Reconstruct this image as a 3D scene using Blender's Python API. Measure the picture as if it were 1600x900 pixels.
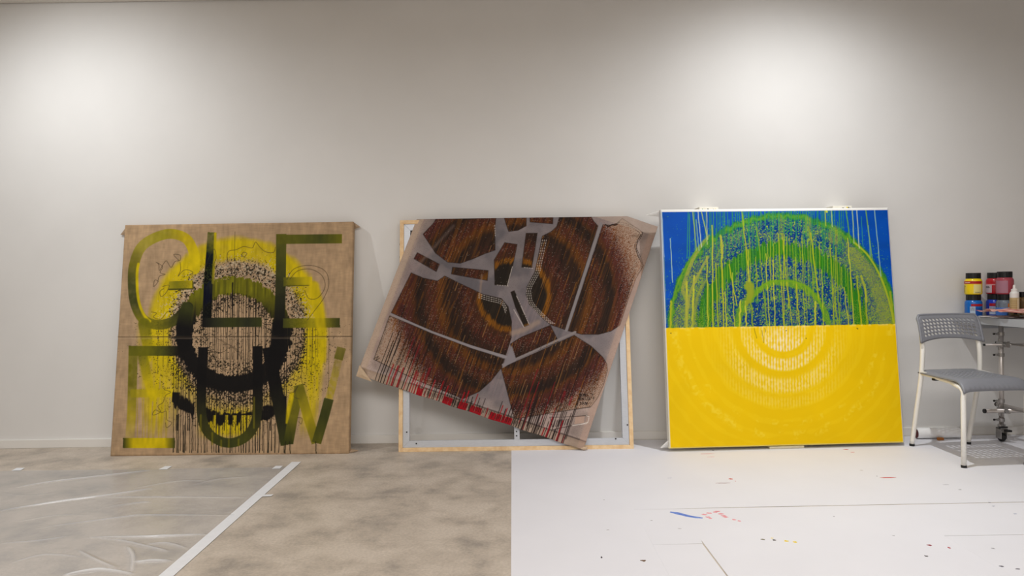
import bpy, bmesh, math, random
import numpy as np
from mathutils import Vector, Matrix

sc = bpy.context.scene
for o in list(bpy.data.objects):
    bpy.data.objects.remove(o)
COL = sc.collection

# ------------------------------------------------------------------ camera
CAM_H = 1.01
FOC = 1060.0                       # focal length in pixels of the 1600 x 900 frame
PITCH = math.atan(13 / 1060.0)     # looking very slightly down
ROLL = -0.0138
cam_d = bpy.data.cameras.new('camera')
cam_d.sensor_width = 36.0
cam_d.lens = 36.0 * FOC / 1600.0
cam_d.clip_start = 0.05
cam = bpy.data.objects.new('camera', cam_d)
COL.objects.link(cam)
CAM_R = Matrix.Rotation(math.pi / 2 - PITCH, 3, 'X') @ Matrix.Rotation(ROLL, 3, 'Z')
cam.matrix_world = Matrix.Translation((0, 0, CAM_H)) @ CAM_R.to_4x4()
sc.camera = cam

# ------------------------------------------------------------------ light
WALL_Y = 4.235
CEIL_Z = 2.765
world = bpy.data.worlds.new('world')
sc.world = world
world.use_nodes = True
world.node_tree.nodes['Background'].inputs[0].default_value = (1.0, 0.98, 0.95, 1)
world.node_tree.nodes['Background'].inputs[1].default_value = 0.05

def spot(name, loc, target, power, angle, blend, radius, col=(1.0, 0.955, 0.90)):
    d = bpy.data.lights.new(name, 'SPOT')
    d.energy = power
    d.spot_size = math.radians(angle)
    d.spot_blend = blend
    d.shadow_soft_size = radius
    d.color = col
    o = bpy.data.objects.new(name, d)
    COL.objects.link(o)
    o.location = loc
    o.rotation_euler = (Vector(target) - Vector(loc)).to_track_quat('-Z', 'Y').to_euler()
    return o

# track spots that wash the wall
spot('wall_spot_light', (1.70, 3.20, 2.69), (1.60, 4.235, 0.40), 40, 150, 1.0, 0.012, (0.955, 0.98, 1.0))
spot('wall_spot_light', (-2.70, 3.12, 2.69), (-2.50, 4.235, 0.62), 43, 150, 1.0, 0.015, (0.955, 0.98, 1.0))
# downlights beside them for paintings and floor, left one added to match
spot('ceiling_down_light', (1.70, 3.24, 2.69), (1.50, 3.45, 0), 57, 84, 1.0, 0.010, (0.975, 0.985, 1.0))
spot('ceiling_down_light', (-2.55, 3.34, 2.70), (-2.30, 3.30, 0), 34, 72, 1.0, 0.016, (0.975, 0.985, 1.0))
# broad unseen area lights added overhead as soft fill for the room
for lx in (-1.35, 0.95):
    d = bpy.data.lights.new('added_fill_light', 'AREA')
    d.shape = 'RECTANGLE'
    d.size = 2.4
    d.size_y = 1.6
    d.energy = 45
    d.color = (1.0, 0.972, 0.945)
    d.spread = math.radians(175)
    o = bpy.data.objects.new('added_fill_light', d)
    COL.objects.link(o)
    o.location = (lx, 0.2, 2.74)

sc.view_settings.view_transform = 'Standard'
sc.view_settings.look = 'None'
sc.view_settings.gamma = 1.0
sc.view_settings.use_curve_mapping = False
sc.view_settings.exposure = 0.6

# ------------------------------------------------------------------ helpers
def ray(px, py):
    d = CAM_R @ Vector(((px - 800) / FOC, -(py - 450) / FOC, -1.0))
    return d
def on_floor(px, py, z=0.0):
    d = ray(px, py)
    t = (z - CAM_H) / d.z
    return Vector((d.x * t, d.y * t, z))
def on_depth(px, py, Y):
    d = ray(px, py)
    t = Y / d.y
    return Vector((d.x * t, Y, CAM_H + d.z * t))

def lin(c):
    return tuple((x / 12.92 if x <= 0.04045 else ((x + 0.055) / 1.055) ** 2.4) for x in c)
def rgb(r, g, b):
    return lin((r / 255.0, g / 255.0, b / 255.0)) + (1.0,)

MATS = {}
def mat(name, col, rough=0.6, metal=0.0, spec=0.5, noise=0.0, nscale=40.0, bump=0.0, bscale=200.0,
        trans=0.0, ior=1.45, coat=0.0, stretch=(1, 1, 1), col2=None):
    if name in MATS:
        return MATS[name]
    m = bpy.data.materials.new(name)
    m.use_nodes = True
    nt = m.node_tree
    b = nt.nodes['Principled BSDF']
    b.inputs['Base Color'].default_value = col
    b.inputs['Roughness'].default_value = rough
    b.inputs['Metallic'].default_value = metal
    b.inputs['Specular IOR Level'].default_value = spec
    b.inputs['Transmission Weight'].default_value = trans
    b.inputs['IOR'].default_value = ior
    b.inputs['Coat Weight'].default_value = coat
    tc = nt.nodes.new('ShaderNodeTexCoord')
    mp = nt.nodes.new('ShaderNodeMapping')
    mp.inputs['Scale'].default_value = stretch
    nt.links.new(tc.outputs['Object'], mp.inputs['Vector'])
    if noise > 0 or col2 is not None:
        n = nt.nodes.new('ShaderNodeTexNoise')
        n.inputs['Scale'].default_value = nscale
        n.inputs['Detail'].default_value = 5
        nt.links.new(mp.outputs['Vector'], n.inputs['Vector'])
        mx = nt.nodes.new('ShaderNodeMix')
        mx.data_type = 'RGBA'
        c2 = col2 if col2 is not None else tuple(c * (1 - noise) for c in col[:3]) + (1,)
        mx.inputs['A'].default_value = col
        mx.inputs['B'].default_value = c2
        rp = nt.nodes.new('ShaderNodeMapRange')
        rp.inputs['From Min'].default_value = 0.35
        rp.inputs['From Max'].default_value = 0.65
        nt.links.new(n.outputs['Fac'], rp.inputs['Value'])
        nt.links.new(rp.outputs['Result'], mx.inputs['Factor'])
        nt.links.new(mx.outputs['Result'], b.inputs['Base Color'])
    if bump > 0:
        n2 = nt.nodes.new('ShaderNodeTexNoise')
        n2.inputs['Scale'].default_value = bscale
        n2.inputs['Detail'].default_value = 3
        nt.links.new(mp.outputs['Vector'], n2.inputs['Vector'])
        bp = nt.nodes.new('ShaderNodeBump')
        bp.inputs['Strength'].default_value = bump
        bp.inputs['Distance'].default_value = 0.002
        nt.links.new(n2.outputs['Fac'], bp.inputs['Height'])
        nt.links.new(bp.outputs['Normal'], b.inputs['Normal'])
    MATS[name] = m
    return m

def tag(o, label=None, cat=None, group=None, kind=None):
    if label: o['label'] = label
    if cat: o['category'] = cat
    if group: o['group'] = group
    if kind: o['kind'] = kind
    return o
def empty(name, loc=(0, 0, 0), rot=(0, 0, 0)):
    o = bpy.data.objects.new(name, None)
    o.empty_display_size = 0.05
    COL.objects.link(o)
    o.location = loc
    o.rotation_euler = rot
    return o
def obj(name, me, m=None, parent=None, loc=None, smooth=False):
    o = bpy.data.objects.new(name, me)
    COL.objects.link(o)
    if m is not None:
        me.materials.clear()
        me.materials.append(m)
    if parent is not None:
        o.parent = parent
    if loc is not None:
        o.location = loc
    if smooth:
        me.polygons.foreach_set('use_smooth', [True] * len(me.polygons))
    return o
def from_bm(bm, name='mesh'):
    bmesh.ops.recalc_face_normals(bm, faces=bm.faces)
    me = bpy.data.meshes.new(name)
    bm.to_mesh(me)
    bm.free()
    return me
def pydata(verts, faces, name='mesh'):
    me = bpy.data.meshes.new(name)
    me.from_pydata([tuple(v) for v in verts], [], faces)
    me.update()
    return me
def add_box(bm, x0, x1, y0, y1, z0, z1, bevel=0.0):
    r = bmesh.ops.create_cube(bm, size=1.0)
    for v in r['verts']:
        v.co = Vector((x0 + (v.co.x + .5) * (x1 - x0), y0 + (v.co.y + .5) * (y1 - y0), z0 + (v.co.z + .5) * (z1 - z0)))
    if bevel > 0:
        es = list({e for v in r['verts'] for e in v.link_edges})
        bmesh.ops.bevel(bm, geom=es, offset=bevel, segments=2, affect='EDGES', profile=0.7)
def box_me(x0, x1, y0, y1, z0, z1, bevel=0.0):
    bm = bmesh.new()
    add_box(bm, x0, x1, y0, y1, z0, z1, bevel)
    return from_bm(bm)
def add_tube(bm, pts, r, n=12, caps=True):
    pts = [Vector(p) for p in pts]
    rings = []
    up = Vector((0, 0, 1))
    prev = None
    for i, p in enumerate(pts):
        if i == 0: t = pts[1] - pts[0]
        elif i == len(pts) - 1: t = pts[-1] - pts[-2]
        else: t = (pts[i + 1] - p).normalized() + (p - pts[i - 1]).normalized()
        t.normalize()
        if prev is None:
            a = t.cross(up if abs(t.z) < .9 else Vector((1, 0, 0))).normalized()
        else:
            a = (prev - t * prev.dot(t)).normalized()
        prev = a
        b = t.cross(a)
        rr = r[i] if isinstance(r, (list, tuple)) else r
        rings.append([bm.verts.new(p + (a * math.cos(2 * math.pi * k / n) + b * math.sin(2 * math.pi * k / n)) * rr) for k in range(n)])
    for i in range(len(rings) - 1):
        for k in range(n):
            bm.faces.new((rings[i][k], rings[i][(k + 1) % n], rings[i + 1][(k + 1) % n], rings[i + 1][k]))
    if caps:
        bm.faces.new(rings[0][::-1])
        bm.faces.new(rings[-1])
def tube_me(pts, r, n=12):
    bm = bmesh.new()
    add_tube(bm, pts, r, n)
    return from_bm(bm)
def lathe_me(prof, n=28):
    bm = bmesh.new()
    rings = []
    for (r, z) in prof:
        if r < 1e-5:
            rings.append([bm.verts.new((0, 0, z))])
        else:
            rings.append([bm.verts.new((r * math.cos(2 * math.pi * k / n), r * math.sin(2 * math.pi * k / n), z)) for k in range(n)])
    for i in range(len(rings) - 1):
        A, B = rings[i], rings[i + 1]
        for k in range(n):
            k2 = (k + 1) % n
            if len(A) == 1 and len(B) > 1: bm.faces.new((A[0], B[k], B[k2]))
            elif len(B) == 1 and len(A) > 1: bm.faces.new((A[k], A[k2], B[0]))
            elif len(A) > 1: bm.faces.new((A[k], A[k2], B[k2], B[k]))
    return from_bm(bm)
def prism_me(poly, z0, z1):
    bm = bmesh.new()
    a = [bm.verts.new((p[0], p[1], z0)) for p in poly]
    b = [bm.verts.new((p[0], p[1], z1)) for p in poly]
    n = len(poly)
    bm.faces.new(a[::-1]); bm.faces.new(b)
    for k in range(n):
        bm.faces.new((a[k], a[(k + 1) % n], b[(k + 1) % n], b[k]))
    return from_bm(bm)

# ------------------------------------------------------------------ materials of the room
def wall_material():
    m = mat('wall_paint', rgb(229, 227, 224), rough=0.85, spec=0.1, noise=0.03, nscale=2.5, bump=0.05, bscale=350)
    return m
def concrete_material():
    m = bpy.data.materials.new('concrete')
    m.use_nodes = True
    nt = m.node_tree
    b = nt.nodes['Principled BSDF']
    tc = nt.nodes.new('ShaderNodeTexCoord')
    n1 = nt.nodes.new('ShaderNodeTexNoise'); n1.inputs['Scale'].default_value = 4.5; n1.inputs['Detail'].default_value = 7; n1.inputs['Roughness'].default_value = 0.62; n1.inputs['Distortion'].default_value = 0.15
    n2 = nt.nodes.new('ShaderNodeTexNoise'); n2.inputs['Scale'].default_value = 90; n2.inputs['Detail'].default_value = 4
    n3 = nt.nodes.new('ShaderNodeTexNoise'); n3.inputs['Scale'].default_value = 260; n3.inputs['Detail'].default_value = 2
    for n in (n1, n2, n3):
        nt.links.new(tc.outputs['Object'], n.inputs['Vector'])
    cr = nt.nodes.new('ShaderNodeValToRGB')
    e = cr.color_ramp.elements
    e[0].position = 0.33; e[0].color = rgb(154, 145, 135)
    e[1].position = 0.60; e[1].color = rgb(196, 184, 170)
    x = cr.color_ramp.elements.new(0.47); x.color = rgb(182, 170, 156)
    nt.links.new(n1.outputs['Fac'], cr.inputs['Fac'])
    mx = nt.nodes.new('ShaderNodeMix'); mx.data_type = 'RGBA'; mx.blend_type = 'MULTIPLY'; mx.inputs['Factor'].default_value = 0.45
    r2 = nt.nodes.new('ShaderNodeMapRange'); r2.inputs['From Min'].default_value = 0.3; r2.inputs['From Max'].default_value = 0.7; r2.inputs['To Min'].default_value = 0.7; r2.inputs['To Max'].default_value = 1.15
    nt.links.new(n2.outputs['Fac'], r2.inputs['Value'])
    nt.links.new(cr.outputs['Color'], mx.inputs['A'])
    nt.links.new(r2.outputs['Result'], mx.inputs['B'])
    # small pale grains
    r3 = nt.nodes.new('ShaderNodeMapRange'); r3.inputs['From Min'].default_value = 0.72; r3.inputs['From Max'].default_value = 0.78
    nt.links.new(n3.outputs['Fac'], r3.inputs['Value'])
    mx2 = nt.nodes.new('ShaderNodeMix'); mx2.data_type = 'RGBA'
    mx2.inputs['B'].default_value = rgb(215, 208, 198)
    nt.links.new(r3.outputs['Result'], mx2.inputs['Factor'])
    nt.links.new(mx.outputs['Result'], mx2.inputs['A'])
    nt.links.new(mx2.outputs['Result'], b.inputs['Base Color'])
    b.inputs['Roughness'].default_value = 0.5
    bp = nt.nodes.new('ShaderNodeBump'); bp.inputs['Strength'].default_value = 0.15; bp.inputs['Distance'].default_value = 0.002
    nt.links.new(n2.outputs['Fac'], bp.inputs['Height'])
    nt.links.new(bp.outputs['Normal'], b.inputs['Normal'])
    return m
M_WALL = wall_material()
M_CEIL = mat('ceiling_paint', rgb(225, 220, 212), rough=0.7)
M_TRIM = mat('baseboard_paint', rgb(232, 229, 224), rough=0.4)
M_DARKGAP = mat('shadow_gap', rgb(95, 88, 80), rough=0.8)
M_CONC = concrete_material()

# ------------------------------------------------------------------ the room
XL, XR, YB = -5.2, 6.6, -2.6
def struct(name, me, m, parent=None):
    o = obj(name, me, m, parent)
    if parent is None:
        o['kind'] = 'structure'
    return o
struct('floor', box_me(XL, XR, YB, WALL_Y + .1, -0.1, 0.0), M_CONC)
struct('wall_front', box_me(XL - .1, XR + .1, WALL_Y, WALL_Y + 0.1, 0.0, CEIL_Z + .1), M_WALL)
struct('wall_left', box_me(XL - .1, XL, YB, WALL_Y, 0, CEIL_Z + .1), M_WALL)
struct('wall_right', box_me(XR, XR + .1, YB, WALL_Y, 0, CEIL_Z + .1), M_WALL)
struct('wall_back', box_me(XL - .1, XR + .1, YB - .1, YB, 0, CEIL_Z + .1), M_WALL)
struct('ceiling', box_me(XL - .1, XR + .1, YB - .1, WALL_Y + .1, CEIL_Z + .012, CEIL_Z + 0.1), M_CEIL)
struct('trim_1', box_me(XL, XR, WALL_Y - .30, WALL_Y - 0.012, CEIL_Z, CEIL_Z + .0125), M_CEIL)
struct('baseboard_front', box_me(XL, XR, WALL_Y - .014, WALL_Y + .001, 0, 0.052, 0.003), M_TRIM)
# ------------------------------------------------------------------ painted artwork: colours held per vertex of the cloth
def homography(corners):
    """unit square (0,0),(1,0),(1,1),(0,1) -> four points"""
    A = []; B = []
    for (u, v), (x, y) in zip(((0, 0), (1, 0), (1, 1), (0, 1)), corners):
        A.append([u, v, 1, 0, 0, 0, -u * x, -v * x]); B.append(x)
        A.append([0, 0, 0, u, v, 1, -u * y, -v * y]); B.append(y)
    h = np.linalg.solve(np.array(A, float), np.array(B, float))
    return np.append(h, 1).reshape(3, 3)
def sstep(a, b, x):
    t = np.clip((x - a) / (b - a), 0, 1)
    return t * t * (3 - 2 * t)

class Art:
    """paint layers laid on a cloth; x, y are the artwork's own drawing units (one unit about 3.8 mm), y down"""
    def __init__(self, n, corners, seed):
        self.n = n
        self.rs = np.random.RandomState(seed)
        u, v = np.meshgrid(np.linspace(0, 1, n), np.linspace(0, 1, n))   # v = 0 is the bottom row
        h = homography(corners)                                          # corners: BL, BR, TR, TL
        w = h[2, 0] * u + h[2, 1] * v + 1
        self.x = (h[0, 0] * u + h[0, 1] * v + h[0, 2]) / w
        self.y = (h[1, 0] * u + h[1, 1] * v + h[1, 2]) / w
        self.u, self.v = u, v
        self.c = np.zeros((n, n, 3))
        self.relief = np.zeros((n, n))
    def rand(self):
        return self.rs.rand(self.n, self.n)
    def noise(self, fx, fy):
        g = self.rs.rand(fy + 2, fx + 2)
        a, b = self.u * fx, self.v * fy
        i, j = a.astype(int), b.astype(int)
        s, t = a - i, b - j
        s = s * s * (3 - 2 * s); t = t * t * (3 - 2 * t)
        return (g[j, i] * (1 - s) + g[j, i + 1] * s) * (1 - t) + (g[j + 1, i] * (1 - s) + g[j + 1, i + 1] * s) * t
    def specks(self, f):
        n = self.noise(f, f) + .25 * self.rs.rand(self.n, self.n)
        k = np.empty(n.size)
        k[np.argsort(n.ravel())] = np.linspace(0, 1, n.size)
        return k.reshape(n.shape)
    def fbm(self, f, oct=3):
        return sum(self.noise(f * 2 ** k, f * 2 ** k) / 2 ** k for k in range(oct)) / sum(1 / 2 ** k for k in range(oct))
    def fill(self, col):
        self.c[:] = np.array(col) / 255.0
    def blend(self, m, col):
        m = np.clip(m, 0, 1)[..., None]
        col = np.asarray(col, float)
        if col.max() > 1.5: col = col / 255.0
        self.c = self.c * (1 - m) + col * m
    def stroke(self, pts, w, col, op=1.0, soft=0.9, tex=None, taper=None):
        """col: one colour or a list of colours along the stroke; w: width or list of widths"""
        pts = np.array(pts, float)
        if np.array(col).ndim == 2 and len(col) > len(pts) and not hasattr(w, '__len__'):
            s_ = np.concatenate([[0], np.cumsum(np.hypot(*np.diff(pts, axis=0).T))])
            q_ = np.linspace(0, s_[-1], max(len(col), 2 * len(pts)))
            pts = np.stack([np.interp(q_, s_, pts[:, 0]), np.interp(q_, s_, pts[:, 1])], 1)
        n = len(pts)
        ws = np.array(w if hasattr(w, '__len__') else [w] * n, float)
        cols = np.array(col, float)
        if cols.ndim == 1: cols = np.repeat(cols[None], n, 0)
        elif len(cols) != n:
            tt = np.linspace(0, len(cols) - 1, n)
            cols = np.stack([np.interp(tt, range(len(cols)), cols[:, k]) for k in range(3)], 1)
        pad = ws.max() / 2 + soft + 2
        x0, x1 = pts[:, 0].min() - pad, pts[:, 0].max() + pad
        y0, y1 = pts[:, 1].min() - pad, pts[:, 1].max() + pad
        sel = np.nonzero((self.x > x0) & (self.x < x1) & (self.y > y0) & (self.y < y1))
        if len(sel[0]) == 0: return
        X, Y = self.x[sel], self.y[sel]
        best = np.full(X.shape, 1e9); bc = np.zeros(X.shape + (3,))
        for i in range(n - 1):
            p, q = pts[i], pts[i + 1]
            d = q - p; L = max((d * d).sum(), 1e-9)
            t = np.clip(((X - p[0]) * d[0] + (Y - p[1]) * d[1]) / L, 0, 1)
            dist = np.hypot(X - p[0] - t * d[0], Y - p[1] - t * d[1]) - (ws[i] * (1 - t) + ws[i + 1] * t) / 2
            k = dist < best
            best[k] = dist[k]
            bc[k] = (cols[i] * (1 - t[k, None]) + cols[i + 1] * t[k, None])
        m = (1 - sstep(-soft * .5, soft * .5, best)) * op
        if tex is not None: m = m * tex[sel]
        m = m[..., None]
        self.c[sel] = self.c[sel] * (1 - m) + bc / 255.0 * m
    def bar(self, pts, w, col, op=1.0, soft=0.9, tex=None):
        """flat-ended brush stroke: segments with butt ends"""
        pts = np.array(pts, float)
        a = (pts[1] - pts[0]); a /= np.linalg.norm(a)
        b = (pts[-1] - pts[-2]); b /= np.linalg.norm(b)
        keep = ((self.x - pts[0, 0]) * a[0] + (self.y - pts[0, 1]) * a[1] > 0) | (np.hypot(self.x - pts[0, 0], self.y - pts[0, 1]) > w)
        keep2 = ((self.x - pts[-1, 0]) * b[0] + (self.y - pts[-1, 1]) * b[1] < 0) | (np.hypot(self.x - pts[-1, 0], self.y - pts[-1, 1]) > w)
        k = (keep & keep2).astype(float)
        self.stroke(pts, w, col, op, soft, k if tex is None else k * tex)
    def poly(self, pts, jitter=None):
        pts = np.array(pts, float)
        X, Y = (self.x, self.y) if jitter is None else (self.x + jitter[0], self.y + jitter[1])
        ins = np.zeros(X.shape, bool)
        j = len(pts) - 1
        for i in range(len(pts)):
            xi, yi = pts[i]; xj, yj = pts[j]
            if yi != yj:
                ins ^= ((yi > Y) != (yj > Y)) & (X < (xj - xi) * (Y - yi) / (yj - yi) + xi)
            j = i
        return ins.astype(float)
    def wobble(self, x0, y0, x1, y1, amp, seed, n=8):
        r = random.Random(seed)
        return [(x0 + (x1 - x0) * k / n + r.uniform(-amp, amp) * (0 < k), y0 + (y1 - y0) * k / n) for k in range(n + 1)]

def curve(pts, n=6):
    """Catmull-Rom through the points"""
    P = [pts[0]] + list(pts) + [pts[-1]]
    out = []
    for i in range(1, len(P) - 2):
        p0, p1, p2, p3 = (np.array(P[i + k], float) for k in (-1, 0, 1, 2))
        for k in range(n):
            t = k / n
            out.append(tuple(.5 * (2 * p1 + (p2 - p0) * t + (2 * p0 - 5 * p1 + 4 * p2 - p3) * t * t + (3 * p1 - p0 - 3 * p2 + p3) * t ** 3)))
    out.append(tuple(pts[-1]))
    return out

NRES = 520

def paint_letters():
    A = Art(NRES, ((172, 713), (545, 709), (548, 343), (193, 350)), 3)
    x, y = A.x, A.y
    A.fill((178, 149, 116))
    w = A.noise(260, 40) * .5 + A.noise(40, 260) * .5
    A.c *= (0.94 + 0.12 * w)[..., None]
    A.c *= (0.93 + 0.12 * A.fbm(4))[..., None]
    YEL, OLI, DOL, BLK = (206, 182, 8), (104, 102, 14), (54, 58, 20), (15, 13, 13)
    r = np.hypot(x - 369, (y - 521)); 
    streak = A.noise(150, 10)
    n1 = A.fbm(18); n2 = A.fbm(60, 2)
    # yellow circle, broad and soft, running down at both sides
    ry = np.hypot((x - 369) / 1.0, (y - 516) / 1.06)
    m = (1 - sstep(10, 22, np.abs(ry - 122 + 8 * (n1 - .5)))) * (0.55 + .7 * n1)
    m *= 1 - .85 * sstep(545, 640, y)
    A.blend(m * 1.05, (206, 182, 10))
    A.blend(m * .35 * (streak > .62), (168, 146, 10))
    fade = (1 - sstep(560, 690, y + 60 * (streak - .5)))
    A.blend(.75 * (1 - sstep(8, 24, np.abs(x - 238 - (y - 600) * .07))) * sstep(490, 540, y) * (1 - sstep(640, 700, y)) * (.35 + streak), YEL)
    A.blend(.55 * (1 - sstep(8, 22, np.abs(x - 262))) * sstep(560, 600, y) * (1 - sstep(620, 690, y)) * (.3 + streak), YEL)
    A.blend(.85 * (1 - sstep(6, 17, np.abs(x - 489 + (y - 600) * .13))) * sstep(500, 560, y) * (1 - sstep(640, 690, y)) * (.45 + streak * .8), YEL)
    A.blend(.8 * (1 - sstep(25, 55, np.abs(x - 357))) * sstep(628, 655, y) * (1 - sstep(672, 690, y)) * (.5 + streak), YEL)
    # spatter around the rings
    spat = A.specks(240)
    dens = np.exp(-((r - 102) / 13) ** 2) * .52 + np.exp(-((r - 57) / 12) ** 2) * .40
    dens *= (x > 262) & (x < 478)
    dens += np.exp(-((r - 128) / 26) ** 2) * .10 * (y > 500) + np.exp(-(r / 60) ** 2) * .06
    A.blend((spat < dens) * .9, (34, 30, 22))
    pale = A.specks(200)
    A.blend((pale < .30 * np.exp(-((r - 106) / 14) ** 2) * ((y < 500))) * .8, (196, 178, 150))
    # dark ring
    edge = 6 * (A.noise(200, 120) - .5) + 6 * (n2 - .5)
    rr = np.hypot(x - 363, (y - 522) * .99)
    ring = (1 - sstep(12.5, 14.5, np.abs(rr - 77 + edge)))
    t = sstep(455, 515, y + 24 * (streak - .5))[..., None]
    colr = (np.array(OLI) * (1 - t) + np.array(BLK) * t) * (.75 + .5 * streak[..., None] * (1 - t) + .25 * t)
    A.blend(ring * .97, np.clip(colr / 255., 0, 1))
    # drips below and inside the ring
    rnd = random.Random(5)
    def drip(xx, y0, y1, w=1.0, col=(30, 25, 20), op=.92):
        A.stroke(A.wobble(xx, y0, xx + rnd.uniform(-1.2, 1.2), y1, .35, rnd.random()), [w * 1.2] + [w] * 7 + [w * 1.3], col, op, .8)
    for k in range(30):
        xx = 312 + k * 3.5 + rnd.uniform(-1.2, 1.2)
        drip(xx, 522 - math.sqrt(max(66 ** 2 - (xx - 363) ** 2, 0)) if abs(xx - 363) < 64 else 500, rnd.choice((560, 585, 590)), rnd.uniform(.5, 1.3))
    for k in range(48):
        xx = 270 + k * 3.75 + rnd.uniform(-1.3, 1.3)
        top = 522 + math.sqrt(max(88 ** 2 - (xx - 363) ** 2, 0)) if abs(xx - 363) < 86 else rnd.uniform(520, 570)
        drip(xx, top, rnd.choice((640, 655, 672, 704, 706)), rnd.uniform(.5, 1.3))
    for k in range(34):
        xx = 270 + k * 5.2 + rnd.uniform(-2, 2)
        drip(xx, rnd.uniform(640, 668), 707, rnd.uniform(.6, 1.4), (40, 36, 26))
    for xx in (214, 222, 226, 232, 238, 247, 252, 258):
        drip(xx, rnd.uniform(610, 640), rnd.uniform(690, 700), 1.0, (176, 152, 30), .7)
    for xx in (246, 254, 262, 470, 478, 486, 494, 505, 512):
        drip(xx, rnd.uniform(500, 515), rnd.uniform(540, 640), .8, (70, 62, 30), .6)
    for k in range(16):
        drip(425 + k * 4.4, rnd.uniform(505, 512), rnd.uniform(520, 600), .7, (60, 54, 30), .6)
    drip(364, 360, 470, .8, (60, 54, 30), .6); drip(361, 440, 512, 1.8, BLK)
    # torn lower arc of black
    lo = np.hypot(x - 363, y - 515)
    arc = (1 - sstep(7, 11, np.abs(lo - 140 + 9 * (A.noise(110, 60) - .5)))) * (y > 612)
    gap = (1 - ((x > 303) & (x < 309)) * 1.) * (1 - sstep(.40, .55, A.noise(60, 6)) * ((x > 322) & (x < 396)) * (y > 648))
    A.blend(arc * gap * (x > 268) * (x < 446) * .95, BLK)
    # ---- letters
    dry = .55 + .45 * sstep(.3, .62, A.fbm(50, 2))
    sw = .82 + .25 * A.noise(14, 90)
    G = curve([(302, 419), (301, 396), (288, 371), (258, 364), (222, 381), (208, 411), (206, 443), (210, 474), (223, 498), (246, 506), (271, 499), (292, 478)])
    A.stroke(G, 15.5, [YEL, YEL, (196, 170, 16), (150, 140, 30), (160, 146, 52), (112, 106, 24), (66, 70, 28), (66, 68, 26), (128, 120, 22), (104, 100, 20), (70, 70, 24), BLK], .98, 1.4, .74 + .26 * dry * sw)
    A.stroke([(p[0] + 6.5, p[1]) for p in G[30:50]], 4.2, YEL, .9, 2)
    A.bar([(262, 445), (300, 443)], 14, [(150, 140, 24), OLI, YEL], .9, 1.2)
    A.stroke([(262, 450.5), (298, 449.5)], 2.2, (50, 50, 22), .8, 1.5)
    A.stroke([(299, 438), (299.5, 450)], 2, (60, 58, 24), .8, 1.2)
    A.stroke([(224, 505), (228, 530), (232, 560)], [19, 17, 8], [OLI, (150, 138, 20), YEL], .85, 3)
    A.stroke([(290, 480), (284, 510), (286, 540)], [20, 22, 20], [DOL, BLK, BLK], .95, 3)
    A.bar([(328.5, 361), (326, 400), (323, 440), (321, 509)], 14, [(92, 94, 34), DOL, (46, 48, 26), BLK], .97, 1.0, .4 + .6 * dry + .6 * sstep(380, 400, y))
    A.stroke([(333.5, 363), (333, 390), (330, 440)], 4, [YEL, YEL, (140, 130, 24)], .8, 2)
    A.bar([(314, 502.5), (407, 501.5)], 15, [BLK, (44, 46, 26), DOL, (40, 42, 26), DOL], .98, 1.0)
    A.bar([(436, 363), (436, 440), (434, 512)], 16, [(92, 92, 22), (66, 68, 26), (40, 42, 24), BLK], .97, 1.0)
    A.stroke([(433, 508), (432, 545), (424, 575)], [20, 24, 22], BLK, .97, 2.5)
    A.bar([(430, 371.5), (531, 370)], 14.5, [(94, 92, 22), (88, 88, 24), (70, 74, 26), (112, 108, 22)], .97, 1.0)
    A.bar([(440, 438), (485, 437)], 14, [(96, 94, 22), (150, 138, 20), YEL], .9, 1.6)
    A.stroke([(444, 444.5), (480, 443.5)], 1.6, (70, 68, 24), .7, 1.2)
    A.bar([(440, 503), (529, 502)], 15, [(70, 72, 26), OLI, (168, 154, 20), (120, 114, 22), DOL], .92, 1.4)
    A.stroke([(488, 445), (495, 480), (501, 520), (501, 560)], [16, 16, 15, 12], YEL, .8, 6)
    # second row: E
    A.bar([(207, 539), (206, 600), (205, 650), (202, 690)], 14, [OLI, (112, 106, 22), (176, 156, 40), (172, 146, 100)], .95, 2.0, .6 + .4 * dry)
    A.bar([(200, 547), (280, 547)], 15.5, [(96, 94, 24), OLI, (70, 72, 24), BLK], .95, 1.2)
    A.bar([(203, 614), (268, 613)], 13, [(150, 138, 24), YEL, YEL], .75, 3)
    A.stroke([(222, 556), (232, 600), (238, 622)], [16, 14, 9], [OLI, YEL, YEL], .75, 4)
    A.bar([(192, 692), (273, 692)], 16, [DOL, YEL, YEL, YEL, YEL, (58, 60, 22)], .95, 1.2)
    # U
    U = curve([(316, 541), (314, 600), (315, 652), (329, 680), (357, 692), (385, 681), (400, 652), (401, 600), (401, 539)])
    A.bar(U, 15, [BLK, BLK, (48, 48, 22), (62, 62, 22), (54, 58, 24), (70, 70, 22), (44, 44, 22), BLK, BLK], .98, 1.0)
    for (xx, y0, y1) in ((331, 676, 694), (345, 688, 698), (313, 648, 672), (372, 686, 696), (396, 620, 668), (357, 686, 698)):
        A.stroke([(xx, y0), (xx, y1)], 2.4, (142, 130, 20), .6, 3)
    # W
    A.bar([(418, 541), (428, 597), (439, 650), (448, 695)], 20, [BLK, BLK, (36, 36, 22), DOL], .98, 1.0)
    A.bar([(450, 693), (457, 650), (467, 603)], 15.5, [DOL, (112, 106, 22), (96, 94, 22)], .95, 1.4)
    A.stroke([(455, 615), (450, 640), (447, 660)], [8, 7, 3], YEL, .85, 3)
    A.bar([(465, 600), (480, 650), (494, 692)], 15, [(104, 100, 22), (170, 152, 20), (116, 110, 22)], .92, 1.6)
    A.bar([(494, 692), (506, 650), (513, 622)], 15, [(84, 84, 22), DOL, (66, 70, 26)], .96, 1.2)
    A.bar([(513, 622), (522, 585), (528, 558)], 12, [(172, 152, 30), (164, 146, 50), (150, 130, 70)], .8, 1.6, .62 + .38 * (A.fbm(70, 2) > .45))
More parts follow.
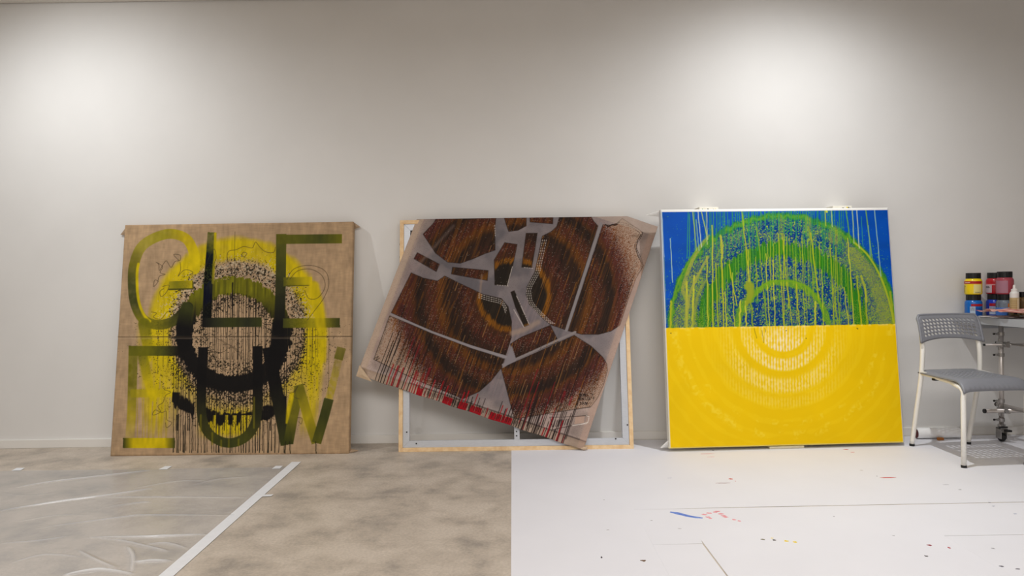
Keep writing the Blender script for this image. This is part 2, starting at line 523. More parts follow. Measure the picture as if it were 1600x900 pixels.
    A.bar([(527, 560), (532, 541)], 14, [(96, 92, 24), (124, 112, 46)], .92, 1.4)
    for (xx, yy) in ((446, 690), (452, 690), (493, 690)):
        drip(xx, yy, 708, 1.3, (40, 38, 22))
    A.c *= (.86 + .13 * A.fbm(34) + .10 * A.noise(90, 30))[..., None]
    # pencil and marker doodles
    ink = (62, 50, 36)
    def line(p, w=.8, op=.8, n=6):
        A.stroke(curve(p, n), w, ink, op, .8)
    line([(277, 405), (269, 396), (279, 397), (279, 405), (271, 407), (265, 416), (258, 406), (253, 411), (247, 421), (246, 412), (242, 408), (252, 415), (248, 424), (256, 427), (247, 430), (244, 440), (238, 446), (240, 436), (246, 438)])
    line([(279, 408), (280, 420), (276, 430), (284, 421), (292, 420), (299, 424), (293, 428)])
    line([(252, 446), (262, 444), (258, 455), (250, 462), (248, 454), (254, 449)])
    line([(235, 486), (243, 488), (238, 494), (250, 497), (259, 486), (266, 484)])
    line([(320, 412), (324, 400), (332, 387), (335, 400), (332, 414), (344, 419), (372, 418), (380, 430), (382, 412), (372, 408), (364, 420), (353, 405), (354, 391), (366, 388), (378, 383), (391, 385), (396, 376), (403, 384), (412, 391), (424, 392), (427, 384)])
    line([(374, 399), (377, 392), (383, 394), (378, 399), (374, 395)])
    line([(446, 434), (456, 418), (480, 412), (504, 420), (511, 440), (504, 462), (490, 482), (478, 498)])
    line([(450, 434), (462, 421), (482, 418), (500, 428), (505, 446), (494, 463), (480, 464), (474, 452)])
    line([(473, 454), (462, 460), (464, 470), (456, 476), (462, 482)])
    line([(337, 527), (352, 535), (372, 548), (372, 568), (358, 577), (346, 575)])
    line([(323, 546), (345, 549), (360, 541), (374, 556), (381, 580)])
    line([(441, 582), (455, 580), (459, 588), (452, 592), (466, 590), (470, 575), (466, 556)])
    line([(256, 608), (266, 612), (258, 617), (254, 628), (246, 634), (250, 643), (238, 648), (242, 640), (252, 644), (259, 642), (260, 655), (268, 660), (260, 668), (258, 660)])
    line([(446, 612), (457, 612), (464, 602), (458, 618), (466, 622)])
    line([(464, 652), (471, 653), (470, 662), (466, 658)])
    # crease across the cloth: a dark line with a paler one below
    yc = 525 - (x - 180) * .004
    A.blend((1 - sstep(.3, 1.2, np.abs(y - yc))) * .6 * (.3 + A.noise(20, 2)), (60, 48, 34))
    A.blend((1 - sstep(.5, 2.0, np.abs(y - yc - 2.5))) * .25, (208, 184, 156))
    A.relief = np.exp(-((y - yc) / 2.0) ** 2)
    return A

def paint_rings():
    A = Art(NRES, ((1046, 701), (1413, 691), (1395, 321.5), (1036, 325)), 11)
    x, y = A.x, A.y
    yb = 512 - (x - 1040) * .0185
    blue = y < yb
    A.fill((236, 194, 0))
    sx = A.noise(190, 6); n1 = A.fbm(12); n2 = A.fbm(90, 2)
    cx, cy = 1226, 511
    r = np.hypot(x - cx, y - cy)
    # ---- yellow half: thin paint over white ground, ribbed
    A.c *= (.965 + .06 * A.fbm(6))[..., None]
    ang = np.arctan2(y - cy, x - cx)
    A.blend(.12 * sstep(.45, .75, A.noise(40, 8) * .5 + .5 * np.sin(r * .30 + 3 * n1)), (255, 228, 70))
    ribs = .5 + .5 * np.sin(x * 2 * np.pi / 4.7 + 2.0 * A.noise(30, 6))
    def band(a, b, s): return sstep(a - s, a + s, r) * (1 - sstep(b - s, b + s, r))
    wz = 1.0 * band(-9, 38, 2) + .85 * band(49, 68, 2.5) + .62 * band(80, 103, 5) + .30 * band(110, 126, 5)
    wz *= .55 + .6 * np.clip(np.sin(ang), 0, 1)
    wz *= 1 - .75 * sstep(60, 120, np.abs(x - cx) - 0)
    A.blend(wz * np.clip(sstep(.22, .8, ribs * .55 + .55 * A.noise(150, 110)), 0, 1) * .85, (246, 226, 188))
    faint = band(163, 176, 4) * (A.noise(30, 30) > .52) + band(146, 154, 3) * (A.noise(40, 40) > .66)
    A.blend(faint * .25 * sstep(.3, .7, n2), (250, 230, 150))
    A.blend(.5 * (1 - sstep(0, 4, y - yb)) * (A.noise(60, 3) > .6), (246, 226, 188))
    for (a, b, c2, d) in ((1181, 512, 1185, 528), (1193, 515, 1196, 535), (1198, 512, 1199, 518)):
        A.stroke(A.wobble(a, b, c2, d, .5, a), .7, (90, 84, 30), .8, .7)
    for (a, b) in ((1231, 516), (1262, 528), (1050, 520), (1342, 512), (1343, 513)):
        A.stroke([(a, b), (a + .6, b)], 1.3, (50, 50, 40), .9, .6)
    ytop = A.c.copy()
    # ---- blue half
    A.fill((0, 74, 170))
    A.c *= (.88 + .2 * A.noise(8, 30) * .6 + .12 * n1)[..., None]
    # darker, speckled ground inside the big circle
    ins = 1 - sstep(168, 186, r)
    A.blend(ins * .72, (2, 44, 102))
    sp = A.specks(230); sp2 = A.specks(210)
    A.blend((sp < .17 * ins * (.4 + n1) + .05 * (1 - sstep(175, 215, r)) + .003) * .75, (78, 160, 56))
    A.blend((sp2 < .12 * ins * (.4 + n2)) * .85, (168, 184, 40))
    A.blend((A.rand() < .13 * ins) * .8, (2, 34, 90))
    blot = sstep(.5, .68, A.fbm(26)) * ins
    A.blend((A.rand() < .35 * blot) * .8, (140, 168, 40))
    GRN, LIM, YG = (50, 130, 26), (112, 158, 26), (176, 182, 40)
    # rings
    rw = r + 6 * (A.noise(60, 30) - .5)
    A.blend((1 - sstep(2.5, 6.5, np.abs(rw - 176))) * (.6 + .3 * n1), np.array(GRN))
    A.blend((1 - sstep(1.0, 3.0, np.abs(rw - 176 - 6 * (n2 - .5)))) * .6 * (n1 > .42), LIM)
    A.blend((1 - sstep(9, 14, np.abs(r + 12 * (A.noise(110, 20) - .5) - 122))) * .92 * (.65 + .6 * sx), (44, 118, 20))
    A.blend((1 - sstep(3, 7, np.abs(rw - 71))) * .8 * sstep(.25, .5, n1 + .2), LIM)
    # wide scraped, grainy passages of yellow green
    grain = (A.rand() < .55)
    side = band(138, 172, 6) * sstep(60, 110, np.abs(x - cx))
    A.blend(side * grain * (.35 + .5 * A.fbm(20)), (138, 150, 60))
    A.blend(band(150, 172, 4) * (x > 1330) * (y > 384) * (A.rand() < .8) * .7, (142, 150, 66))
    A.blend((1 - sstep(8, 16, np.hypot((x - 1310), (y - 366) * .8))) * (A.rand() < .8) * .7, (158, 158, 56))
    A.blend((1 - sstep(4, 8, np.hypot((x - 1268), (y - 352) * .35))) * (A.rand() < .8) * .7, (158, 158, 56))
    A.blend((1 - sstep(4, 7, np.hypot((x - 1226), (y - 352) * .3))) * (A.rand() < .7) * .6, (140, 152, 56))
    low = sstep(455, 512, y) * ins
    A.blend((A.rand() < .40 * low * sstep(50, 150, np.abs(x - cx))) * .7, (150, 164, 50))
    # green curtain of drips running up to the top edge
    rnd = random.Random(8)
    def drip(x0, y0, x1, y1, w, col, op=.9, amp=.5):
        A.stroke(A.wobble(x0, y0, x1, y1, amp, rnd.random(), 10), w, col, op, .8)
    for k in range(74):
        xx = 1090 + k * 3.2 + rnd.uniform(-1, 1)
        if abs(xx - cx) > 128 and rnd.random() < .5: continue
        yy = cy - math.sqrt(max(175 ** 2 - (xx - cx) ** 2, 0))
        drip(xx, 322 if rnd.random() < .8 else yy - 15, xx + rnd.uniform(-1, 1), yy + rnd.uniform(5, 50), rnd.uniform(.8, 1.6), rnd.choice(((44, 138, 92), (52, 146, 70), (70, 150, 80))), .8, .2)
    for k in range(56):
        xx = 1100 + k * 4.5 + rnd.uniform(-1.5, 1.5)
        yy = cy - math.sqrt(max(128 ** 2 - min((xx - cx) ** 2, 127 ** 2), 0))
        drip(xx, yy - rnd.uniform(0, 25), xx + rnd.uniform(-1, 1), yy + rnd.uniform(15, 90), rnd.uniform(.8, 1.5), rnd.choice(((72, 146, 40), (110, 160, 40), (160, 172, 40))), .8, .4)
    # thick yellow runs to the line
    runs = [(1051, 470, 1050, 511, 3), (1076, 440, 1076, 511, 3.4), (1088, 430, 1084, 511, 3), (1108, 400, 1109, 510, 1.6), (1117, 350, 1117, 510, 1.8),
            (1122, 410, 1125, 510, 2), (1131, 368, 1133, 510, 2), (1136, 455, 1138, 510, 1.6), (1143, 412, 1154, 475, 1.6), (1148, 425, 1150, 509, 1.2), (1164, 326, 1176, 450, 1.6),
            (1173, 388, 1174, 440, 1.6), (1168, 470, 1169, 509, 2.4), (1176, 460, 1179, 509, 2.4), (1187, 352, 1196, 440, 1.6), (1195, 440, 1202, 509, 2.0), (1201, 395, 1205, 509, 1.3),
            (1212, 405, 1214, 509, 1.6), (1221, 364, 1227, 509, 1.4), (1227, 364, 1236, 480, 1.5), (1230, 364, 1228, 508, 1.3), (1236, 460, 1240, 508, 1.3), (1248, 440, 1252, 508, 1.5),
            (1259, 450, 1261, 508, 1.3), (1269, 352, 1278, 508, 1.8), (1272, 362, 1284, 470, 1.8), (1278, 470, 1276, 508, 2.4), (1302, 380, 1306, 507, 1.7), (1311, 384, 1315, 507, 2.0),
            (1323, 448, 1329, 507, 1.3), (1306, 450, 1312, 507, 1.3), (1330, 370, 1338, 507, 1.6), (1343, 430, 1350, 507, 1.8), (1356, 450, 1358, 507, 2.4), (1395, 455, 1401, 506, 3),
            (1259, 395, 1265, 508, 1.0), (1247, 400, 1249, 508, 1.0), (1288, 420, 1290, 507, 1.2), (1185, 400, 1187, 470, 1.2), (1207, 400, 1209, 470, 1.2), (1160, 470, 1158, 509, 2.5)]
    for (a, b, c2, d, w) in runs:
        drip(a, b, c2, d, w * 1.05, rnd.choice(((172, 174, 30), (152, 164, 34), (188, 186, 50), (128, 152, 40))), .92, .8)
    # bunched skins of paint at the left
    A.stroke(curve([(1112, 366), (1098, 384), (1088, 400), (1076, 430), (1070, 452), (1076, 470), (1074, 508)]), [3, 4, 4, 5, 6, 6, 6, 6, 7, 7, 6, 6] + [6] * 25, (158, 160, 62), .85, 2.5, .4 + .6 * (A.rand() < .8))
    A.stroke(curve([(1110, 400), (1096, 425), (1082, 455), (1078, 480)]), 4, (160, 160, 66), .8, 2.0)
    A.stroke(curve([(1104, 440), (1092, 465), (1086, 508)]), 5, (140, 152, 56), .7, 3)
    A.stroke(curve([(1130, 366), (1133, 384), (1132, 402)]), [3, 4, 3] + [3] * 10, (176, 176, 60), .85, 2)
    A.stroke(curve([(1174, 445), (1176, 460), (1170, 474)]), [10, 16, 14, 12, 12, 11, 11, 10, 10, 9, 8, 7, 6], (140, 152, 36), .95, 4)
    A.stroke(curve([(1178, 470), (1190, 450), (1206, 440), (1226, 437), (1248, 440), (1268, 450), (1284, 472), (1292, 500)]), 3.5, LIM, .75, 2.5)
    A.stroke(curve([(1342, 378), (1362, 398), (1380, 430), (1392, 465), (1400, 503)]), 3, (170, 178, 40), .9, 1.5)
    A.stroke(curve([(1052, 500), (1056, 460), (1070, 424), (1090, 392), (1110, 372)]), 2.5, (110, 156, 40), .8, 2)
    A.stroke(curve([(1350, 430), (1356, 450), (1358, 470)]), 3.5, (170, 174, 50), .85, 1.5)
    # long pale runs coming over the top edge
    for (a, b, c2, d, w, col) in ((1087, 327, 1092, 390, 1.8, (150, 176, 90)), (1092, 341, 1096, 390, 1.5, (130, 170, 150)), (1095, 326, 1100, 384, 1.4, (190, 200, 180)),
                                  (1100, 326, 1110, 372, 1.6, (168, 184, 90)), (1109, 326, 1109, 380, 1.3, (190, 196, 130)), (1051, 371, 1054, 440, 1.3, (170, 196, 180)),
                                  (1080, 326, 1077, 402, 1.4, (44, 140, 110)), (1082, 332, 1081, 402, 1.4, (60, 150, 90)), (1338, 324, 1340, 378, 1.6, (170, 190, 130)), (1345, 324, 1348, 386, 1.4, (190, 200, 170)),
                                  (1359, 324, 1368, 404, 1.8, (120, 166, 70)), (1363, 350, 1365, 400, 1.2, (130, 170, 150)), (1373, 324, 1381, 430, 1.5, (150, 184, 170)), (1328, 324, 1334, 378, 1.8, (96, 160, 60)),
                                  (1295, 324, 1296, 350, 1.6, (170, 180, 60)), (1305, 324, 1306, 352, 1.4, (180, 190, 130)), (1352, 336, 1354, 386, 1.2, (50, 140, 130)), (1164, 324, 1168, 350, 1.6, (110, 164, 50)),
                                  (1038.3, 328, 1041, 400, 1.0, (190, 205, 200)), (1041, 400, 1043, 505, .8, (150, 180, 140))):
        drip(a, b, c2, d, w, col, .9, .3)
    A.stroke([(1297.6, 327.5), (1298, 328.5)], 3.2, (200, 206, 50), .95, 1)
    btop = A.c
    k = sstep(-.6, .6, yb - y + .8 * (A.noise(120, 4) - .5))[..., None]
    A.c = ytop * (1 - k) + btop * k
    # bare white cloth along the upper edge and sides
    A.blend((A.v > .990) * 1., (238, 236, 230))
    A.blend((A.u < .004) * .9 + (A.u > .996) * .9, (226, 224, 224))
    A.blend((A.v < .005) * .6, (238, 228, 180))
    return A

P2 = dict(BL=(557, 585), BR=(911, 703), TR=(1029, 353))
P2['TL'] = (P2['BL'][0] + P2['TR'][0] - P2['BR'][0], P2['BL'][1] + P2['TR'][1] - P2['BR'][1])
def paint_patterns():
    A = Art(NRES, (P2['BL'], P2['BR'], P2['TR'], P2['TL']), 21)
    x, y, u, v = A.x, A.y, A.u, A.v
    A.fill((172, 154, 146))
    n1 = A.fbm(9); n2 = A.fbm(70, 2); st = A.noise(170, 6); st2 = A.noise(90, 14)
    r0 = np.hypot(x - 800, y - 463)
    mid = 1 - sstep(150, 215, r0)
    A.c *= (.62 + .72 * A.fbm(16))[..., None]
    A.blend(mid * .85 * (.5 + .7 * n1), (120, 114, 118))
    A.blend(mid * .5 * sstep(.5, .7, A.fbm(14)), (92, 90, 96))
    A.blend(.45 * st * sstep(.4, .7, A.fbm(5)), (178, 150, 150))
    A.blend((1 - mid) * .5 * n1, (200, 172, 150))
    A.blend(sstep(.955, .99, u) * .5, (206, 176, 160)); A.blend((1 - sstep(.015, .05, u)) * .6, (214, 184, 164))
    A.blend((A.rand() < .10) * .35, (110, 92, 92))
    ground = A.c.copy()
    # ---- the painted target, seen only inside the paper-pattern shapes
    r = r0 + 5 * (st - .5) + 7 * (n1 - .5)
    stops = [(0, (40, 32, 24)), (49, (42, 33, 24)), (53, (132, 82, 18)), (58, (138, 84, 18)), (62, (78, 46, 26)), (78, (80, 42, 28)), (90, (60, 38, 27)), (108, (52, 35, 25)),
             (115, (98, 58, 22)), (121, (102, 60, 22)), (127, (84, 46, 28)), (138, (80, 46, 28)), (146, (50, 34, 25)), (154, (48, 33, 25)), (159, (88, 50, 24)), (165, (86, 44, 34)), (180, (78, 40, 34)),
             (190, (122, 66, 28)), (205, (140, 88, 54)), (230, (150, 116, 90)), (300, (160, 130, 104))]
    rr = [s[0] for s in stops]
    tgt = np.stack([np.interp(r, rr, [s[1][k] for s in stops]) for k in range(3)], -1)
    tgt *= (.78 + .40 * A.noise(240, 9))[..., None]
    tgt = tgt / 255.
    A.c = tgt
    A.blend((A.noise(220, 8) > .76) * .4 * sstep(55, 75, r0), (140, 86, 28))
    A.blend((A.noise(260, 10) > .74) * .55, (30, 22, 18))
    spk = A.rand()
    band = sum(np.exp(-((r0 - c) / 12.) ** 2) for c in (78, 130, 176))
    A.blend((spk < .05 * band * (.2 + n1) + .002) * .6, (196, 178, 164))
    A.blend((A.rand() < .10 * band) * .6, (128, 40, 44))
    tgt = A.c.copy()
    A.c = ground
    shapes = {
        'A': [(652, 363), (668, 345), (676, 330), (700, 250), (772, 300), (768, 340), (767, 352), (768, 390), (751, 396), (733, 404), (713, 411), (693, 409), (673, 394)],
        'B': [(644, 393), (680, 412), (675.5, 424), (639, 403)],
        'C': [(701, 417), (758, 423), (757, 439), (699.5, 428)],
        'D': [(783, 378), (803, 381), (802, 388), (797, 414), (789, 448), (769, 446), (767, 406)],
        'E': [(778, 325), (817, 325), (817, 351), (804, 358), (789, 360), (784, 346)],
        'F': [(822, 325), (860, 325), (859.5, 348), (823, 344.5)],
        'G': [(817, 363), (835, 363), (832, 386), (827, 419), (811, 418)],
        'H': [(635.5, 425.5), (655, 434), (678, 439), (689, 431), (718, 445.5), (751, 461), (780, 468), (791, 481), (797, 505), (797, 530), (789, 557), (787, 557.5), (735, 541), (673, 519), (607, 489)],
        'I': [(604.5, 494), (670, 521), (735, 546), (787, 563), (783, 576), (767, 597), (749, 613), (724, 624), (700, 614), (650, 594), (583, 562)],
        'J': [(873, 325), (866, 352), (858, 360), (843, 368), (836, 406), (832, 426), (820, 450), (819, 462), (824, 477), (847, 501), (858, 510), (881, 518), (932, 352), (925, 344), (915, 325)],
        'K': [(940, 350), (886, 520), (907, 525.5), (933, 526), (953, 521), (967, 512), (973, 494), (980, 472), (993, 437), (1005.5, 416.5), (996, 402), (993, 388), (996, 374), (1004.5, 363), (971, 340), (962, 348), (953, 351)],
        'L': [(794.5, 458), (800, 455.5), (824.5, 510), (817, 513), (803, 483)],
        'M': [(795.5, 540), (805.5, 564.5), (871, 536.5), (858, 511), (813, 529)],
        'N': [(782, 577), (831, 556), (895.5, 527), (922, 544), (940, 561), (947, 572), (948, 582), (942, 604), (933, 624), (922, 638), (875.5, 644.5), (804.5, 655.5), (793, 615.5)],
    }
    jit = (1.6 * (n2 - .5), 1.6 * (A.fbm(80, 2) - .5))
    # how far the paint thins to bare cloth
    thin = np.clip(sstep(172, 208, r0) * .95 + 0, 0, 1)
    for key, pts in shapes.items():
        m = A.poly(pts, jit)
        if key in 'KIN':
            fade = thin if key != 'K' else sstep(166, 200, r0)
            m = m * np.where(A.rand() < fade * (.75 + .3 * st2), .12, 1.0)
            A.blend(A.poly(pts) * fade * .8, (198, 172, 150))
        A.blend(m, tgt)
        A.stroke(pts + [pts[0]], .9, (44, 32, 26), .85, .9)
    # grains spilling beyond the big shape
    A.blend((A.rand() < .35 * A.poly(shapes['K']) * sstep(165, 180, r0) * (1 - sstep(190, 225, r0))) * .8, (128, 66, 28))
    A.blend((A.rand() < .22 * A.poly(shapes['N']) * sstep(176, 190, r0)) * .8, (80, 50, 34))
    # stitches
    def stitches(pts, col=(226, 214, 204), step=3.6, w=1.0, L=1.9):
        P = curve(pts, 30)
        acc = 0; last = P[0]
        for p in P[1:]:
            d = math.hypot(p[0] - last[0], p[1] - last[1])
            acc += d
            if acc > step:
                acc = 0
                A.stroke([p, (p[0] + (p[0] - last[0]) / max(d, 1e-6) * L, p[1] + (p[1] - last[1]) / max(d, 1e-6) * L)], w, col, .85, .7)
            last = p
    nk = [(843, 370), (836, 406), (832, 426), (820, 450), (819, 462), (824, 477), (847, 501), (858, 509)]
    for off in (1.5, 4.5, 7.5): stitches([(p[0] + off, p[1]) for p in nk])
    for off in (2, 5, 8): stitches([(740, 457 + off), (760, 463 + off), (780, 470 + off - 1), (790 - off * .4, 482 + off)])
    stitches([(769, 446), (789, 448)]); stitches([(811, 418), (827, 420)]); stitches([(797, 414), (789, 447)], step=2.2)
    stitches([(799, 484), (816, 513)], step=2.0); stitches([(803, 462), (824, 508)], step=2.0)
    stitches([(766, 345), (768, 368)]); stitches([(797, 540), (812, 530), (858, 511)], (50, 36, 28), 3)
    for off in (0, 3.0): stitches([(966, 346 + off), (985, 351 + off), (1003 - off, 364 + off), (994 - off, 386), (1004 - off, 416), (988 - off, 440), (978 - off, 470)], (60, 44, 36), 3.2)
    A.stroke([(944, 350), (949, 353), (955, 350), (960, 351), (966, 346)], 2.2, (44, 32, 28), .9, 1.2)
    # pale seam lines
    A.stroke([(937, 348), (883, 519)], 4.2, (150, 142, 142), 1, 1)
    A.stroke([(606, 491), (672, 520), (735, 543.5), (789, 560)], [2.2, 3.4, 4, 4.4], (158, 150, 152), 1, 1)
    A.stroke([(785, 572), (831, 552), (897, 522)], 3.6, (150, 140, 138), 1, 1)
    A.blend(A.poly([(790, 562), (798, 542), (806, 566), (784, 577)]) * .9, (150, 142, 146))
    # warm smears on the grey
    A.stroke(curve([(798, 523), (818, 517), (838, 506)]), 8, (186, 158, 136), .6, 6)
    A.stroke([(748, 430), (746, 460)], 3, (176, 146, 122), .5, 3); A.stroke([(640, 420), (700, 350)], 5, (180, 156, 150), .3, 5)
    # thin ochre runs in canvas direction (canvas hangs turned, so they slant)
    dx, dy = (P2['BL'][0] - P2['TL'][0]) / 369., (P2['BL'][1] - P2['TL'][1]) / 369.
    rnd = random.Random(4)
    inside = np.clip(sum(A.poly(shapes[k]) for k in 'AHIJKMN'), 0, 1)
    for k in range(120):
        a = rnd.uniform(610, 950); b = rnd.uniform(345, 620); L = rnd.uniform(12, 55)
        A.stroke([(a, b), (a + dx * L, b + dy * L)], rnd.uniform(.6, 1.1), rnd.choice(((150, 96, 34), (40, 30, 26), (40, 30, 26), (176, 130, 80))), .75, .7, inside)
    # hem crease and paler turned edges
    A.blend((1 - sstep(.0015, .004, np.abs(v - .036))) * .55 * (x > 640), (60, 46, 40))
    A.blend((v < .034) * .35, (206, 176, 140))
    A.blend((u < .03) * .45, (214, 190, 164)); A.blend((u > .972) * .4, (202, 168, 148))
    A.blend((v > .955) * .6, (196, 176, 160))
    # dark and red drips that leave the lower edge
    def edge_y(xx): return 585 + (xx - 557) * 118 / 354.
    for k in range(78):
        xx = 586 + k * 4.0 + rnd.uniform(-1.4, 1.4)
        if 752 < xx < 776 and rnd.random() < .6: continue
        ye = edge_y(xx) + 2
        L = rnd.uniform(14, 40) if xx > 640 else rnd.uniform(60, 95)
        if xx > 848 and rnd.random() < .45: continue
        if xx > 872: continue
        redd = rnd.random() < .22 and xx > 596
        if redd: L = min(L, 34)
        A.stroke([(xx - dx * L, ye - dy * L), (xx, ye)], rnd.uniform(.8, 1.5) * (1.35 if redd else 1), (166, 20, 30) if redd else (32, 22, 20), .95, .8)
    for (a, b, L, w) in ((612, 604, 34, 2.6), (622, 607, 20, 2.0), (640, 582, 44, 2.6), (632, 566, 40, 2.2), (655, 606, 22, 5), (664, 598, 22, 5), (646, 596, 16, 4), (877, 630, 16, 5), (889, 634, 12, 4), (868, 698, 20, 3), (876, 698, 18, 3)):
        A.stroke([(a - dx * L, b - dy * L), (a, b)], w * .8, (140, 26, 32), .7, 1.6, .4 + .6 * (A.rand() < .75))
    for k in range(30):
        q = 806 + k * 2.7 + rnd.uniform(-1, 1)
        ye = edge_y(q) + rnd.choice((2, 2, -8, -16))
        L = rnd.uniform(40, 100)
        A.stroke([(q - dx * L, ye - dy * L), (q, ye)], rnd.uniform(.7, 1.2), (150, 24, 34) if rnd.random() < .22 else (34, 24, 22), .88, .8)
    # broad red dashes on the turned hem
    for (a, b) in ((651, 658), (692, 703), (716, 727), (734, 750), (764, 778), (778, 798)):
        for q in np.arange(a, b, 2.6):
            ye = edge_y(q) + 3
            A.stroke([(q - dx * 13 * (.75 + .5 * rnd.random()), ye - dy * 13), (q, ye)], 2.8, (176, 16, 30), .95, .8)
    for k in range(60):
        q = 660 + k * 2.6
        ye = edge_y(q) - rnd.uniform(2, 7)
        A.stroke([(q - dx * 6, ye - dy * 6), (q, ye)], .9, (44, 34, 30), .8, .7)
    A.c *= .90
    # handwriting
    F = {'H': [[(0, 0), (0, 1)], [(1, 0), (1, 1)], [(0, .5), (1, .5)]], 'E': [[(1, 0), (0, 0), (0, 1), (1, 1)], [(0, .5), (.8, .5)]], 'M': [[(0, 1), (0, 0), (.5, .6), (1, 0), (1, 1)]],
         'L': [[(0, 0), (0, 1), (1, 1)]], '?': [[(0, .2), (.5, 0), (1, .3), (.5, .6)], [(.45, .95), (.5, 1)]], 'O': [[(.5, 0), (0, .5), (.5, 1), (1, .5), (.5, 0)]], 'N': [[(0, 1), (0, 0), (1, 1), (1, 0)]],
         'I': [[(.5, 0), (.5, 1)]], 'C': [[(1, .1), (.3, 0), (0, .5), (.3, 1), (1, .9)]], 'A': [[(0, 1), (.5, 0), (1, 1)], [(.2, .65), (.8, .65)]], 'T': [[(0, 0), (1, 0)], [(.5, 0), (.5, 1)]],
         'U': [[(0, 0), (.1, .9), (.9, .9), (1, 0)]], 'W': [[(0, 0), (.25, 1), (.5, .4), (.75, 1), (1, 0)]], ' ': []}
    for txt, tx, ty in (('HEMEL ?', 904, 617.8), ('MONICA ?', 903, 623.6), ('TOUW', 905, 630.4)):
        for k, ch in enumerate(txt):
            for seg in F[ch]:
                A.stroke([(tx + k * 3.2 + p[0] * 2.3, ty + p[1] * 3.9) for p in seg], .85, (30, 24, 24), .95, .5)
    # signature panel
    A.blend(A.poly([(899, 652), (913, 651), (912, 662), (897, 664)]) * .6, (196, 160, 138))
    A.stroke([(859, 653), (878, 653), (902, 652), (918, 651)], .9, (50, 36, 32), .85, .7)
    A.stroke([(859, 653), (862, 660), (864, 672), (878, 669), (894, 666)], .9, (50, 36, 32), .85, .7)
    A.stroke([(894, 666), (908, 664), (918, 661)], .9, (226, 216, 206), .85, .7)
    for k in range(7):
        A.stroke([(866 + k * 3.4 + 1.5, 658 - k * .3), (865 + k * 3.4, 668 - k * .6)], 1.3, (34, 26, 26), .85, .7)
    stitches([(913, 651), (919, 653), (917, 662), (908, 664)], step=2.6)
    A.stroke([(880, 650), (858, 649)], .8, (60, 44, 40), .5, .7)
    A.stroke([(583, 561), (590, 557), (586, 564), (592, 560)], 1, (50, 40, 34), .8, .7)
    return A

def art_material(name, gain, rough=0.65, bump=0.25, weave=900.0):
    m = bpy.data.materials.new(name)
    m.use_nodes = True
    nt = m.node_tree
    b = nt.nodes['Principled BSDF']
    at = nt.nodes.new('ShaderNodeVertexColor')
    at.layer_name = 'paint'
    tc = nt.nodes.new('ShaderNodeTexCoord')
    n = nt.nodes.new('ShaderNodeTexNoise')
    n.inputs['Scale'].default_value = weave
    nt.links.new(tc.outputs['Object'], n.inputs['Vector'])
    bp = nt.nodes.new('ShaderNodeBump')
    bp.inputs['Strength'].default_value = bump
    bp.inputs['Distance'].default_value = 0.0008
    nt.links.new(n.outputs['Fac'], bp.inputs['Height'])
    nt.links.new(bp.outputs['Normal'], b.inputs['Normal'])
    nt.links.new(at.outputs['Color'], b.inputs['Base Color'])
    b.inputs['Roughness'].default_value = rough
    b.inputs['Specular IOR Level'].default_value = 0.15
    return m

def grid_mesh(name, P, art, gain, skirt=None):
    """P: (n, n, 3) points, row 0 = bottom; the colours go on as a per-vertex attribute; skirt wraps the border back"""
    n = P.shape[0]
    V = P.reshape(-1, 3)
    i = np.arange(n - 1)
    a = (i[:, None] * n + i[None, :]).ravel()
    F = np.stack([a, a + 1, a + n + 1, a + n], 1)
    C = np.clip(art.c, 0, 1).reshape(-1, 3)
    C = np.where(C <= .04045, C / 12.92, ((C + .055) / 1.055) ** 2.4) * gain
    if skirt is not None:
        t, col = skirt
        k = np.arange(n)
        loop = np.concatenate([k[:-1], (k[:-1]) * n + n - 1, (n - 1) * n + k[:0:-1], k[:0:-1] * n])
        base = len(V)
        W = V[loop] + np.array((0, t, 0))
        V = np.concatenate([V, W])
        C = np.concatenate([C, C[loop] * .35 + .65 * np.array(lin(tuple(q / 255. for q in col)))[None]])
        m = len(loop)
        q = np.arange(m)
        F = np.concatenate([F, np.stack([loop, base + q, base + (q + 1) % m, loop[(q + 1) % m]], 1)])
    me = bpy.data.meshes.new(name)
    me.vertices.add(len(V)); me.vertices.foreach_set('co', V.astype(np.float32).ravel())
    me.loops.add(F.size); me.loops.foreach_set('vertex_index', F.astype(np.int32).ravel())
    me.polygons.add(len(F))
    me.polygons.foreach_set('loop_start', (np.arange(len(F)) * 4).astype(np.int32))
    me.polygons.foreach_set('use_smooth', np.ones(len(F), bool) if skirt is None else np.arange(len(F)) < (n - 1) ** 2)
    me.update(calc_edges=True)
    ca = me.color_attributes.new('paint', 'FLOAT_COLOR', 'POINT')
    ca.data.foreach_set('color', np.concatenate([np.clip(C, 0, .95), np.ones((len(C), 1))], 1).astype(np.float32).ravel())
    me.validate()
    return me

M_PINE = mat('pine_wood', rgb(238, 208, 164), rough=0.5, col2=rgb(224, 186, 138), nscale=10, stretch=(3, 3, 3))
M_BURLAP = mat('burlap', rgb(186, 160, 132), rough=0.85, noise=0.2, nscale=300, bump=0.4, bscale=900)
M_WHITECLOTH = mat('white_canvas_cloth', rgb(232, 230, 226), rough=0.8, noise=0.06, nscale=80, bump=0.2, bscale=700)
M_ALU = mat('brushed_aluminium', rgb(205, 208, 214), rough=0.42, metal=0.35, noise=0.08, nscale=30, stretch=(1, 1, 12))
M_BLACK = mat('black_metal', rgb(22, 21, 22), rough=0.4)

